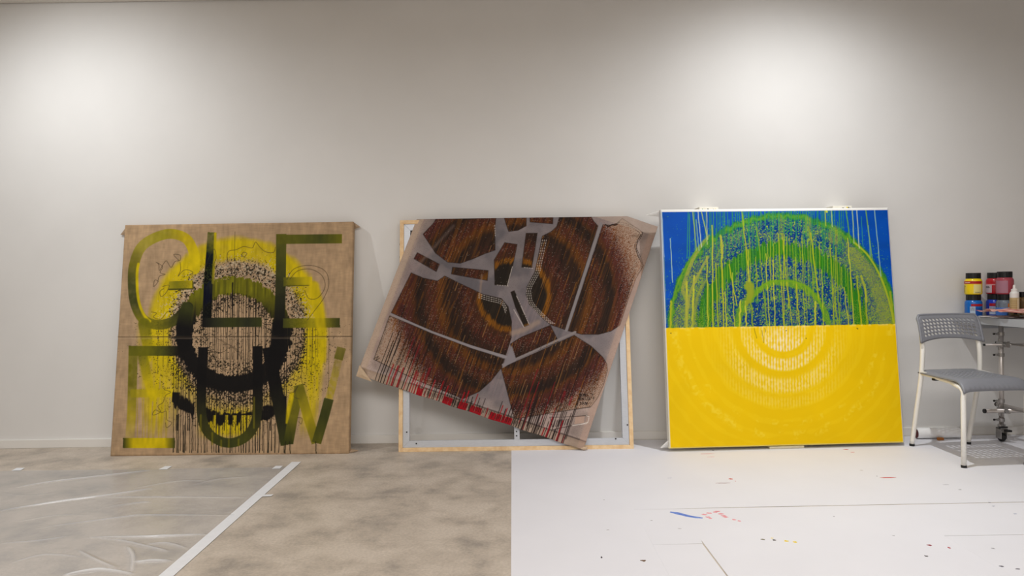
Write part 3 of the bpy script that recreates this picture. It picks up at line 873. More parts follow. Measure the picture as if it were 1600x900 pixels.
def flap(name, pts, t, m, parent):
    """folded triangle of loose cloth, double layer with a crease, corners given in the painting's own frame"""
    p = [Vector(q) for q in pts]
    c = (p[0] + p[1] + p[2]) / 3
    nrm = (p[1] - p[0]).cross(p[2] - p[0]).normalized() * t
    bm = bmesh.new()
    mid = [(p[0] + p[1]) / 2, (p[1] + p[2]) / 2, (p[2] + p[0]) / 2]
    ring = [p[0], mid[0], p[1], mid[1], p[2], mid[2]]
    A_ = [bm.verts.new(q + nrm * .5) for q in ring]
    B_ = [bm.verts.new(q - nrm * .5) for q in ring]
    ca = bm.verts.new(c + nrm * 1.6); cb = bm.verts.new(c - nrm * .9)
    for k in range(6):
        k2 = (k + 1) % 6
        bm.faces.new((A_[k], A_[k2], ca)); bm.faces.new((B_[k2], B_[k], cb))
        bm.faces.new((A_[k], B_[k], B_[k2], A_[k2]))
    return obj(name, from_bm(bm), m, parent)

def lean_root(name, bl, br, y_top_back, thick, height, z0=0.0):
    """an Empty on the base line of a leaning panel; local x right, y back, z up along the panel"""
    bl, br = Vector(bl), Vector(br)
    c = (bl + br) / 2
    az = math.atan2(br.y - bl.y, br.x - bl.x)
    y_top_back -= abs(math.sin(az)) * (br - bl).length / 2
    # back top edge touches y_top_back: c.y + sin(th)*height + cos(th)*thick = y_top_back
    th = 0.0
    for _ in range(30):
        th = math.asin((y_top_back - c.y - math.cos(th) * thick) / height)
    o = empty(name, (c.x, c.y, z0))
    o.rotation_euler = Matrix.Rotation(az, 3, 'Z').to_4x4().to_euler()
    o.rotation_euler = (Matrix.Rotation(az, 3, 'Z') @ Matrix.Rotation(-th, 3, 'X')).to_euler()
    return o, (br - bl).length, th

def stretcher(root, W, H, t, y0, m, bw=0.045):
    for (nm, a) in (('stretcher_bar', (-W / 2 + .003, -W / 2 + bw, 0.003, H - .003)), ('stretcher_bar', (W / 2 - bw, W / 2 - .003, 0.003, H - .003)),
                    ('stretcher_bar', (-W / 2 + bw, W / 2 - bw, 0.003, bw)), ('stretcher_bar', (-W / 2 + bw, W / 2 - bw, H - bw, H - .003))):
        obj(nm, box_me(a[0], a[1], y0, t - .001, a[2], a[3]), m, root)

# ---- painting with letters
def painting_letters():
    t = 0.042
    bl, br = on_floor(172, 713), on_floor(545, 709)
    H = 1.395
    root, W, th = lean_root('letter_painting', bl, br, WALL_Y - .002, t, H)
    tag(root, 'square burlap painting reading GLE EUW in olive, yellow and black letters', 'painting')
    A = paint_letters()
    n = A.n
    P = np.zeros((n, n, 3))
    P[..., 0] = (A.u - .5) * W
    P[..., 2] = A.v * H
    e = .010
    rim = np.minimum(np.minimum(A.u, 1 - A.u) * W, np.minimum(A.v, 1 - A.v) * H)
    P[..., 1] = .004 * (1 - np.clip(rim / e, 0, 1)) ** 2 - .0022 * A.relief + .0025 * (A.fbm(3) - .5)
    obj('canvas', grid_mesh('letter_canvas', P, A, 1.0, (t - .004, (178, 150, 122))), art_material('letter_paint', 1.0, .75, .5, 700), root)
    stretcher(root, W, H, t, .012, M_PINE)
    hw = W / 2
    flap('corner_fold', [(-hw, t * .6, H - .002), (-hw, t, H - .055), (-hw - .047, t + .0, H - .052)], .006, M_BURLAP, root)
    flap('corner_fold', [(hw, t * .6, H - .002), (hw, t, H - .036), (hw + .036, t, H - .026)], .006, M_BURLAP, root)
    flap('corner_fold', [(hw, t * .3, .006), (hw, t * 1.1, .022), (hw + .046, t * .9, .014)], .006, M_BURLAP, root)
    flap('corner_fold', [(-hw, t * .3, .006), (-hw, t * 1.1, .014), (-hw - .010, t * .9, .010)], .005, M_BURLAP, root)
painting_letters()

# ---- blue and yellow painting on blocks
def painting_rings():
    t = 0.04
    z0 = 0.022
    bl, br = on_floor(1046, 701, z0), on_floor(1413, 691.5, z0)
    H = 1.40
    root, W, th = lean_root('ring_painting', bl, br, WALL_Y - .085, t, H, z0)
    tag(root, 'square painting half blue and half yellow with green dripping circles', 'painting')
    A = paint_rings()
    n = A.n
    P = np.zeros((n, n, 3))
    P[..., 0] = (A.u - .5) * W
    P[..., 2] = A.v * H
    rim = np.minimum(np.minimum(A.u, 1 - A.u) * W, np.minimum(A.v, 1 - A.v) * H)
    P[..., 1] = .004 * (1 - np.clip(rim / .008, 0, 1)) ** 2 + .002 * (A.fbm(3) - .5)
    obj('canvas', grid_mesh('ring_canvas', P, A, 1.0, (t - .004, (236, 234, 232))), art_material('ring_paint', 1.0, .5, .35, 700), root)
    stretcher(root, W, H, t, .012, M_PINE)
    hw = W / 2
    flap('corner_fold', [(-hw, t * .5, H - .004), (-hw, t, H - .034), (-hw - .075, t, H - .024)], .006, M_WHITECLOTH, root)
    flap('corner_fold', [(hw, t * .5, H - .004), (hw, t, H - .030), (hw + .020, t, H - .028)], .006, M_WHITECLOTH, root)
    flap('corner_fold', [(-hw, t * .3, .045), (-hw, t, .004), (-hw - .042, t * .8, .002)], .008, M_WHITECLOTH, root)
    flap('corner_fold', [(hw, t * .3, .004), (hw, t, .030), (hw + .024, t * 1.2, .058)], .008, M_WHITECLOTH, root)
    M = root.rotation_euler.to_matrix()
    base = Vector(root.location)
    def w(x, y, z): return base + M @ Vector((x, y, z))
    # spacer blocks between the upper edge and the wall
    M_BLOCK = mat('splattered_block', rgb(240, 236, 222), rough=0.6, noise=.05)
    rnd = random.Random(3)
    for (px0, px1, lab) in ((1092, 1122, 'paint-spattered white spacer block behind left end of blue top edge'), (1305, 1335, 'paint-spattered white spacer block behind right end of blue top edge')):
        cx = on_depth((px0 + px1) / 2, 322, 4.11).x
        b = w((cx - base.x), t, H)
        y0 = b.y + .004; y1 = WALL_Y - .001
        top = b.z + .022
        r = empty('spacer_block', (cx, (y0 + y1) / 2, b.z - .035))
        tag(r, lab, 'block', 'spacer blocks on the blue painting')
        d = (y1 - y0) / 2
        hh = top - (b.z - .035)
        obj('block', box_me(-.058, .058, -d, d, 0, hh, .003), M_BLOCK, r)
        cols = [rgb(232, 206, 40), rgb(30, 60, 80), rgb(40, 150, 200), rgb(40, 130, 50), rgb(30, 30, 30), rgb(236, 210, 60)]
        for k in range(13):
            xx = rnd.uniform(-.05, .046); ww = rnd.uniform(.004, .012); zz = hh - rnd.uniform(.006, .022); zh = rnd.uniform(.004, .012)
            q = rnd.randrange(6)
            poly = [(xx, zz), (xx + ww, zz - zh * .2), (xx + ww * .9, zz - zh), (xx + ww * .3, zz - zh * 1.2)]
            me = pydata([(a, -d - .0006, c) for (a, c) in poly] + [(a, -d + .001, c) for (a, c) in poly],
                        [(0, 1, 2, 3), (0, 4, 5, 1), (1, 5, 6, 2), (2, 6, 7, 3), (3, 7, 4, 0)])
            obj('paint_spatter', me, mat('spatter_%d' % q, cols[q], .4), r)
    # block under the lower edge
    c = on_floor(1228, 700)
    r = obj('support_block', box_me(-.103, .103, 0, .09, 0, z0 - .008, .002), mat('cream_block', rgb(236, 228, 200), .55, noise=.05), None, (c.x, c.y - .016, 0.0015))
    r.rotation_euler = (0, 0, math.atan2(br.y - bl.y, br.x - bl.x))
    tag(r, 'flat cream wooden block holding up the yellow lower edge', 'block')
    return root
painting_rings()

# ---- bare stretcher frame with the turned canvas draped over it
def frame_and_canvas():
    t = 0.034
    bl, br = on_floor(622.5, 706.5), on_floor(990.5, 701.5)
    H = 1.398
    root, W, th = lean_root('stretcher_frame', bl, br, WALL_Y - .018, t, H)
    tag(root, 'empty pine frame lined with grey aluminium bars behind the slanted canvas', 'frame')
    hw = W / 2
    wf = .024
    def mitre(nm, outer, inner, y0, y1, m):
        (a, b), (c, d) = outer, inner
        V = [(a[0], y0, a[1]), (b[0], y0, b[1]), (d[0], y0, d[1]), (c[0], y0, c[1])]
        V += [(p[0], y1, p[2]) for p in V]
        bm = bmesh.new()
        vs = [bm.verts.new(p) for p in V]
        for f in ((0, 1, 2, 3), (7, 6, 5, 4), (0, 4, 5, 1), (1, 5, 6, 2), (2, 6, 7, 3), (3, 7, 4, 0)):
            bm.faces.new([vs[k] for k in f])
        bmesh.ops.recalc_face_normals(bm, faces=bm.faces)
        bmesh.ops.bevel(bm, geom=list(bm.edges), offset=.0012, segments=1, affect='EDGES')
        return obj(nm, from_bm(bm), m, root)
    def rect(i): return [(-hw + i, i), (hw - i, i), (hw - i, H - i), (-hw + i, H - i)]
    O, I, J = rect(0), rect(wf), rect(wf + .040)
    for k in range(4):
        k2 = (k + 1) % 4
        mitre('wooden_bar', (O[k], O[k2]), (I[k], I[k2]), 0, t, M_PINE)
    bars = []
    for k in range(4):
        k2 = (k + 1) % 4
        bars.append(mitre('aluminium_bar', (I[k], I[k2]), (J[k], J[k2]), .006, t - .004, M_ALU))
    obj('centre_bar', box_me(-.010, .022, .007, t - .006, wf + .040, H - wf - .040, .001), M_ALU, root)
    screw = lathe_me([(0, 0), (.0045, 0), (.0045, .003), (.0025, .004), (0, .0035)], 10)
    for (x, z) in ((-hw + .048, .115), (-hw + .105, .048), (hw - .033, .14), (hw - .105, .060), (.004, .085), (.004, .11)):
        s = obj('screw', screw, M_BLACK, root, (x, .006 if abs(x) > .1 else .007, z))
        s.rotation_euler = (math.pi / 2, 0, 0)
    st = box_me(-.004, .001, -.003, .003, -.006, .006)
    for z in (.33, .43, .53, 1.17, 1.25):
        obj('staple', st, M_BLACK, root, (-hw + .0005, t * .5, z))
    # ---------------- the canvas
    M4 = Matrix.Translation(root.location) @ root.rotation_euler.to_matrix().to_4x4()
    Mi = M4.inverted()
    def local(px, py, yoff):
        o = Mi @ Vector((0, 0, CAM_H)); d = Mi.to_3x3() @ ray(px, py)
        s = (yoff - o.y) / d.y
        return np.array((o.x + d.x * s, o.z + d.z * s))
    A = paint_patterns()
    n = A.n
    g = -.022
    BL, BR, TR = local(*P2['BL'], g), local(*P2['BR'], g), local(*P2['TR'], -.012)
    e1, e2 = BR - BL, TR - BR
    X = BL[0] + A.u * e1[0] + A.v * e2[0]
    Z = BL[1] + A.u * e1[1] + A.v * e2[1]
    Y = np.full_like(X, 0.0)
    # hangs a little clear of the frame lower down, with slow waves and creased hems
    f = np.clip((H - Z) / H, 0, 1)
    Y = -.005 - .020 * f ** .7 - .006 * A.fbm(3) * f
    free = np.clip((X - hw) / .15, 0, 1)
    Y = Y + .030 * free ** 1.5 * (.4 + .6 * np.sin(Z * 7 + .5) ** 2)
    low = np.clip((.034 - A.v) / .034, 0, 1)
    Y = Y + .010 * low
    Y = Y - .004 * np.exp(-((A.v - .036) / .006) ** 2)
    lef = np.clip((.030 - A.u) / .030, 0, 1)
    Y = Y + .012 * lef - .003 * np.exp(-((A.u - .031) / .005) ** 2)
    cor = np.exp(-((A.u / .04) ** 2 + (A.v / .05) ** 2))
    Y = Y - .014 * cor * np.sin(A.u * 160) + .012 * cor
    cor2 = np.exp(-(((1 - A.u) / .04) ** 2 + (A.v / .05) ** 2))
    Y = Y - .010 * cor2
    Z = Z + .006 * np.sin(A.u * 40) * low * .4
    # over the top bar and down behind
    over = Z - (H + .003)
    t2 = t + .010
    on = over > 0
    back = over > t2
    Y2 = np.where(on, np.where(back, t + .006, -.005 + np.clip(over, 0, t2) * (t + .011) / t2), Y)
    Z2 = np.where(on, np.where(back, H + .003 - (over - t2), H + .003 + .001 * np.sin(np.clip(over / t2, 0, 1) * math.pi)), Z)
    Pt = np.stack([X, Y2, Z2], -1)
    c0 = Pt[0, n // 2]
    base = M4 @ Vector((float(BR[0]), g, float(BR[1])))
    r2 = empty('draped_canvas', base, root.rotation_euler)
    tag(r2, 'unstretched canvas of dark brown pattern shapes hung slanted over the frame', 'painting')
    Pt = Pt - np.array((BR[0], g, BR[1]))
    o = obj('canvas', grid_mesh('draped_canvas', Pt, A, 1.0), art_material('pattern_paint', 1.0, .7, .4, 800), r2)
    md = o.modifiers.new('cloth_thickness', 'SOLIDIFY')
    md.thickness = .0015
    md.offset = 1.0
    # knot of cloth at the lowest corner and soft folded corner at the left
    bm = bmesh.new()
    bmesh.ops.create_icosphere(bm, subdivisions=3, radius=1)
    for v in bm.verts:
        k = 1 + .35 * math.sin(v.co.x * 6 + 2 * v.co.y) * math.cos(v.co.z * 5)
        v.co = Vector((v.co.x * .020 * k, v.co.y * .008, v.co.z * .010 * k))
    obj('corner_fold', from_bm(bm), mat('raw_canvas', rgb(206, 180, 150), .8, noise=.12, nscale=120), r2, (.006, -.006, .010), smooth=True)
    c = BL - BR
    flap('corner_fold', [(c[0] - .002, .004, c[1] - .010), (c[0] + .090, .010, c[1] - .044), (c[0] + .020, -.010, c[1] + .055)], .005, MATS['raw_canvas'], r2)
frame_and_canvas()

# ------------------------------------------------------------------ floor coverings
M_PAPER = mat('white_floor_paper', rgb(224, 223, 228), rough=0.6, noise=0.025, nscale=3, bump=0.06, bscale=25)
M_TAPE = mat('white_tape', rgb(226, 227, 230), rough=0.5, noise=0.04, nscale=30)
PT = 0.0012                                    # paper thickness
PX0 = on_floor(799, 760).x                     # left edge of the paper
PFAR = WALL_Y - .022
Y1 = on_floor(1300, 789).y                     # long seam
def paper(name, poly, label):
    cx = sum(p[0] for p in poly) / len(poly); cy = sum(p[1] for p in poly) / len(poly)
    o = obj(name, prism_me([(p[0] - cx, p[1] - cy) for p in poly], 0, PT), M_PAPER, None, (cx, cy, 0.0002))
    tag(o, label, 'paper', 'sheets of white floor paper')
    return o
XA = on_floor(991, 797).x
YA0, YA1 = on_floor(991, 797).y, on_floor(1600, 781).y
YB0 = on_floor(1060, 851).y
XB = on_floor(1118, 868).x
XC = on_floor(1476, 838).x
YC = on_floor(1540, 836.5).y
g = .0045
main_sheet = paper('floor_paper', [(PX0, .9), (XA, .9), (XA, YA0 + .001), (XA + .5, YA0 + (YA1 - YA0) * .2 + g), (4.6, YA1 + g), (4.6, PFAR), (PX0, PFAR)], 'large white floor paper under the frame and blue and yellow painting')
paper('floor_paper', [(XA, YA0), (4.6, YA1), (4.6, YC + .002), (XC, YC), (XC, .9), (XB + .004, .9), (XB - .012, YB0 + .04), (XB - .016, YB0 + g), (XA + .0002, YB0 + .001)], 'white floor paper carrying the blue smear and pink smudges')
mid_sheet = bpy.data.objects['floor_paper.001']
paper('floor_paper', [(XA + .0002, YB0), (XB - .018, YB0), (XB, .9), (XA + .0002, .9)], 'narrow white floor paper piece left of the slanted seam')
near_sheet = paper('floor_paper', [(XC + .0002, YC - g * .8), (4.6, YC), (4.6, .9), (XC + .0002, .9)], 'white floor paper at the lower right corner')

def stain(px, py, w, h, col, parent, seed=0, rot=0.0, name='paint_stain', n=14, ragged=.35):
    """dried blot lying on the paper; w, h in metres along x and y"""
    c = on_floor(px, py, PT)
    r = random.Random(seed * 7 + int(px))
    poly = []
    for k in range(n):
        a = 2 * math.pi * k / n
        q = 1 + r.uniform(-ragged, ragged)
        x, y = math.cos(a) * w / 2 * q, math.sin(a) * h / 2 * q
        poly.append((x * math.cos(rot) - y * math.sin(rot), x * math.sin(rot) + y * math.cos(rot)))
    key = 'stain_%d_%d_%d' % col
    o = obj(name, prism_me(poly, 0, .0003), mat(key, rgb(*col), .5), parent)
    o.location = (c.x - parent.location.x, c.y - parent.location.y, PT)
    return o
RED, BLUE, PINK, YELW, DARK = (190, 32, 42), (62, 104, 196), (224, 150, 160), (232, 204, 40), (70, 62, 66)
# blue smear with pink prints
def smear(pts, w, col, parent, name):
    a = [on_floor(*p, PT) for p in pts]
    L, R = [], []
    r = random.Random(len(pts))
    for i, p in enumerate(a):
        d = (a[min(i + 1, len(a) - 1)] - a[max(i - 1, 0)]).normalized()
        nn = Vector((-d.y, d.x, 0))
        ww = w * (.35 if i in (0, len(a) - 1) else 1) * r.uniform(.8, 1.2)
        L.append(p + nn * ww); R.append(p - nn * ww)
    poly = [(p.x - parent.location.x, p.y - parent.location.y) for p in L + R[::-1]]
    o = obj(name, prism_me(poly, 0, .0003), mat('stain_%d_%d_%d' % col, rgb(*col), .5, col2=rgb(120, 150, 214), nscale=60), parent)
    o.location = (0, 0, PT)
    return o
smear([(1047, 800), (1058, 802), (1068, 804.5), (1078, 807), (1088, 808.5), (1098, 809.5)], .012, BLUE, mid_sheet, 'paint_smear')
for k, (x, y) in enumerate(((1100, 804), (1106, 808), (1108, 802), (1118, 800), (1122, 799), (1126, 803), (1131, 806), (1134, 808), (1147, 812), (1155, 814), (1110, 810))):
    stain(x, y, .022 if k < 8 else .014, .016, PINK, mid_sheet, k)
for k, (x, y, w, h, c, sh) in enumerate(((1105, 709, .075, .006, RED, main_sheet), (1114, 703.5, .014, .012, DARK, main_sheet), (1112, 714, .045, .004, (214, 110, 116), main_sheet), (1322, 702.5, .030, .012, RED, main_sheet),
        (1332, 706.5, .022, .008, (206, 80, 90), main_sheet), (1142, 748.5, .022, .018, RED, main_sheet), (1130, 755, .070, .006, (120, 44, 50), main_sheet), (1149, 752, .008, .006, RED, main_sheet), (1388, 746.5, .070, .012, RED, main_sheet),
        (1370, 744, .006, .006, DARK, main_sheet), (1046, 747, .022, .004, (160, 160, 190), main_sheet), (1346, 735, .016, .012, (190, 186, 186), main_sheet), (1478, 757.5, .030, .004, (110, 106, 110), main_sheet), (1500, 765, .014, .006, (110, 106, 110), main_sheet),
        (1210, 844, .014, .012, DARK, mid_sheet), (1229, 845.5, .016, .014, YELW, mid_sheet), (1242, 847, .016, .014, YELW, mid_sheet), (1206, 841, .010, .006, YELW, mid_sheet), (1192, 843, .014, .012, (98, 92, 60), mid_sheet),
        (1452, 852, .014, .014, (140, 40, 60), mid_sheet), (1483, 856, .010, .012, (170, 40, 60), near_sheet), (1447, 869, .012, .012, DARK, mid_sheet), (940, 871, .006, .016, DARK, main_sheet), (1005, 876, .018, .014, (110, 84, 66), main_sheet),
        (944, 781, .006, .005, (120, 116, 116), main_sheet), (950, 828, .012, .006, (160, 156, 156), main_sheet), (1018, 813.5, .008, .006, (150, 148, 150), mid_sheet), (1062, 826, .014, .008, (186, 182, 186), mid_sheet),
        (1546, 785, .010, .006, (120, 124, 150), mid_sheet), (1552, 791, .014, .006, (120, 124, 150), mid_sheet), (1586, 803, .012, .006, (140, 144, 176), mid_sheet), (1565, 885, .016, .012, (96, 94, 104), near_sheet), (1590, 889, .014, .010, (120, 116, 124), near_sheet),
        (1396, 837, .012, .006, (150, 146, 150), mid_sheet), (1303, 807, .008, .006, (130, 126, 130), mid_sheet), (1552, 857, .010, .010, (140, 136, 140), near_sheet))):
    stain(x, y, w, h, c, sh, k)

# plastic sheet taped to the floor
def plastic_sheet():
    xr = on_floor(452, 735).x
    yf = on_floor(250, 733).y
    x0, y0 = -3.6, 1.6
    nx, ny = 450, 400
    X, Y = np.meshgrid(np.linspace(x0, xr, nx), np.linspace(y0, yf, ny))
    Z = np.full_like(X, .0016)
    rs = np.random.RandomState(5)
    def ridge(pts, h, w):
        P = [on_floor(*p) for p in curve(pts, 5)]
        best = np.full(X.shape, 1e9)
        tt = np.zeros(X.shape)
        for i in range(len(P) - 1):
            a, b = P[i], P[i + 1]
            dx, dy = b.x - a.x, b.y - a.y
            t = np.clip(((X - a.x) * dx + (Y - a.y) * dy) / max(dx * dx + dy * dy, 1e-9), 0, 1)
            d = np.hypot(X - a.x - t * dx, Y - a.y - t * dy)
            k = d < best
            best[k] = d[k]; tt[k] = (i + t[k]) / (len(P) - 1)
        return h * np.exp(-(best / w) ** 2) * np.sin(np.clip(tt * .92 + .04, 0, 1) * math.pi) ** .5
    for pts, h, w in (([(28, 762), (80, 754), (140, 747), (232, 735.5)], .014, .014), ([(2, 799), (60, 790), (115, 782), (170, 775), (236, 764)], .016, .014),
                      ([(60, 826), (130, 817), (200, 808), (232, 805.5), (365, 805.5)], .010, .013), ([(110, 779), (200, 777.5), (300, 777.5), (385, 777.5)], .008, .012),
                      ([(140, 841), (230, 840), (262, 839), (322, 836)], .016, .014), ([(205, 880), (240, 878), (266, 877.5)], .016, .014), ([(100, 900), (140, 894), (165, 893), (206, 898)], .020, .018),
                      ([(150, 842), (190, 846), (240, 857), (262, 862)], .010, .016), ([(200, 855), (208, 872), (206, 895)], .012, .018), ([(230, 851), (262, 850), (290, 857)], .010, .016),
                      ([(120, 860), (150, 876), (180, 888)], .009, .02), ([(30, 815), (90, 806), (140, 806)], .006, .014), ([(215, 762), (280, 752), (330, 752)], .006, .016), ([(165, 793), (220, 786), (235, 785)], .008, .012),
                      ([(300, 758), (340, 749), (390, 745)], .005, .02), ([(0, 850), (60, 846), (110, 838)], .008, .02), ([(20, 880), (70, 868), (130, 872)], .008, .02), ([(0, 770), (40, 775), (90, 770)], .005, .02)):
        Z = np.maximum(Z, .0016 + ridge(pts, h * .6, w * .5))
    highlight_mask = np.clip((Z - .0030) / .009, 0, 1)  # pale wrinkle highlights painted into the film, following ridge height
    n = ny * nx
    V = np.stack([X, Y, Z], -1).reshape(-1, 3)
    i, j = np.arange(ny - 1), np.arange(nx - 1)
    a = (i[:, None] * nx + j[None, :]).ravel()
    F = np.stack([a, a + 1, a + nx + 1, a + nx], 1)
    c = np.array(((x0 + xr) / 2, (y0 + yf) / 2, 0))
    me = bpy.data.meshes.new('plastic_sheet')
    me.vertices.add(n); me.vertices.foreach_set('co', (V - c).astype(np.float32).ravel())
    me.loops.add(F.size); me.loops.foreach_set('vertex_index', F.astype(np.int32).ravel())
    me.polygons.add(len(F)); me.polygons.foreach_set('loop_start', (np.arange(len(F)) * 4).astype(np.int32))
    me.polygons.foreach_set('use_smooth', np.ones(len(F), bool))
    me.update(calc_edges=True); me.validate()
    ca = me.color_attributes.new('ridge_highlight', 'FLOAT_COLOR', 'POINT')
    ca.data.foreach_set('color', np.repeat(highlight_mask.ravel()[:, None], 4, 1).astype(np.float32).ravel())
    m = bpy.data.materials.new('clear_plastic_film')
    m.use_nodes = True
    nt = m.node_tree
    nt.nodes.clear()
    out = nt.nodes.new('ShaderNodeOutputMaterial')
    tr = nt.nodes.new('ShaderNodeBsdfTransparent'); tr.inputs['Color'].default_value = (.97, .97, .97, 1)
    df = nt.nodes.new('ShaderNodeBsdfDiffuse'); df.inputs['Color'].default_value = (.9, .9, .91, 1)
    gl = nt.nodes.new('ShaderNodeBsdfGlossy'); gl.inputs['Roughness'].default_value = .22
    m1 = nt.nodes.new('ShaderNodeMixShader'); at = nt.nodes.new('ShaderNodeVertexColor'); at.layer_name = 'ridge_highlight'
    mr = nt.nodes.new('ShaderNodeMapRange'); mr.inputs['To Min'].default_value = .22; mr.inputs['To Max'].default_value = .62
    nt.links.new(at.outputs['Color'], mr.inputs['Value']); nt.links.new(mr.outputs['Result'], m1.inputs[0])
    m2 = nt.nodes.new('ShaderNodeMixShader')
    fr = nt.nodes.new('ShaderNodeFresnel'); fr.inputs['IOR'].default_value = 1.22
    tc = nt.nodes.new('ShaderNodeTexCoord')
    ns = nt.nodes.new('ShaderNodeTexNoise'); ns.inputs['Scale'].default_value = 14; ns.inputs['Detail'].default_value = 4
    mp = nt.nodes.new('ShaderNodeMapping'); mp.inputs['Scale'].default_value = (1, 2.4, 1); mp.inputs['Rotation'].default_value = (0, 0, -.5)
    bp = nt.nodes.new('ShaderNodeBump'); bp.inputs['Strength'].default_value = .12; bp.inputs['Distance'].default_value = .006
    nt.links.new(tc.outputs['Object'], mp.inputs['Vector']); nt.links.new(mp.outputs['Vector'], ns.inputs['Vector'])
    nt.links.new(ns.outputs['Fac'], bp.inputs['Height'])
    nt.links.new(bp.outputs['Normal'], gl.inputs['Normal']); nt.links.new(bp.outputs['Normal'], fr.inputs['Normal'])
    nt.links.new(tr.outputs[0], m1.inputs[1]); nt.links.new(df.outputs[0], m1.inputs[2])
    nt.links.new(fr.outputs[0], m2.inputs[0]); nt.links.new(m1.outputs[0], m2.inputs[1]); nt.links.new(gl.outputs[0], m2.inputs[2])
    nt.links.new(m2.outputs[0], out.inputs['Surface'])
    o = obj('plastic_sheet', me, m, None, tuple(c))
    tag(o, 'clear wrinkled plastic sheet taped flat on the concrete floor', 'plastic sheet')
plastic_sheet()

def tape_strip(name, quad, label, group=None, z=.002):
    P = [on_floor(*q, z) for q in quad]
    c = sum(P, Vector()) / 4
    o = obj(name, prism_me([(p.x - c.x, p.y - c.y) for p in P], 0, .0008), M_TAPE, None, (c.x, c.y, z))
    tag(o, label, 'tape', group)
    return o
tb = on_floor(456, 722.5); tw = .052
te = on_floor(249, 900)
d = (te - tb).normalized(); nn = Vector((1, 0, 0))
e = te + d * 1.3
o = obj('tape_strip', prism_me([(0, 0), (tw, 0), (e.x - tb.x + tw, e.y - tb.y), (e.x - tb.x, e.y - tb.y)], 0, .0012), M_TAPE, None, (tb.x, tb.y, .0018))
tag(o, 'long white tape strip holding the right edge of the plastic sheet', 'tape')
mk = on_floor(404, 777)
ov = obj('tape_end', prism_me([(0, 0), (.058, .004), (.060, .03), (.004, .03)], 0, .0006), M_TAPE, o, (mk.x - tb.x, mk.y - tb.y, .0013))
for (a, lab) in (((18, 735.5, 26, 731.2, 39, 731, 32, 735.2), 'leftmost short white tape piece at the far plastic edge'), ((248, 733.4, 258, 728.6, 269, 728.4, 261, 733.2), 'middle short white tape piece below the letter painting'),
               ((425, 732.3, 431, 728.0, 442, 727.9, 437, 732.1), 'short white tape piece beside the top end of the long strip')):
    tape_strip('tape_piece', ((a[0], a[1]), (a[6], a[7]), (a[4], a[5]), (a[2], a[3])), lab, 'short tape pieces on the plastic')

# ------------------------------------------------------------------ chair
M_GREY = mat('grey_plastic', rgb(128, 129, 135), rough=0.42, noise=.03, nscale=60)
M_CREAM = mat('cream_powder_coat', rgb(238, 235, 228), rough=0.35)
M_RUBBER = mat('black_rubber', rgb(24, 23, 24), rough=0.6)

def perforated(nu, nv, hole, fn, t, ru=.36, skew=.0):
    """panel of nu x nv cells; hole(i, j) says which cells carry a round hole; fn(u, v) -> point, sides solidified"""
    bm = bmesh.new()
    cache = {}
    def V(u, v):
        k = (round(u * 1e5), round(v * 1e5))
        if k not in cache: cache[k] = bm.verts.new(fn(u, v))
        return cache[k]
    for i in range(nu):
        for j in range(nv):
            u0, u1, v0, v1 = i / nu, (i + 1) / nu, j / nv, (j + 1) / nv
            um, vm = (u0 + u1) / 2, (v0 + v1) / 2
            ring = [(u0, v0), (um, v0), (u1, v0), (u1, vm), (u1, v1), (um, v1), (u0, v1), (u0, vm)]
            O = [V(*p) for p in ring]
            if hole(i, j):
                I = []
                for k in range(8):
                    a = math.pi * (1.25 + k * .25)
                    I.append(bm.verts.new(fn(um + math.cos(a) * ru / nu + skew * math.sin(a) / nu, vm + math.sin(a) * ru / nv)))
                for k in range(8):
                    bm.faces.new((O[k], O[(k + 1) % 8], I[(k + 1) % 8], I[k]))
            else:
                bm.faces.new(O)
    bmesh.ops.recalc_face_normals(bm, faces=bm.faces)
    me = bpy.data.meshes.new('panel')
    bm.to_mesh(me); bm.free()
    return me

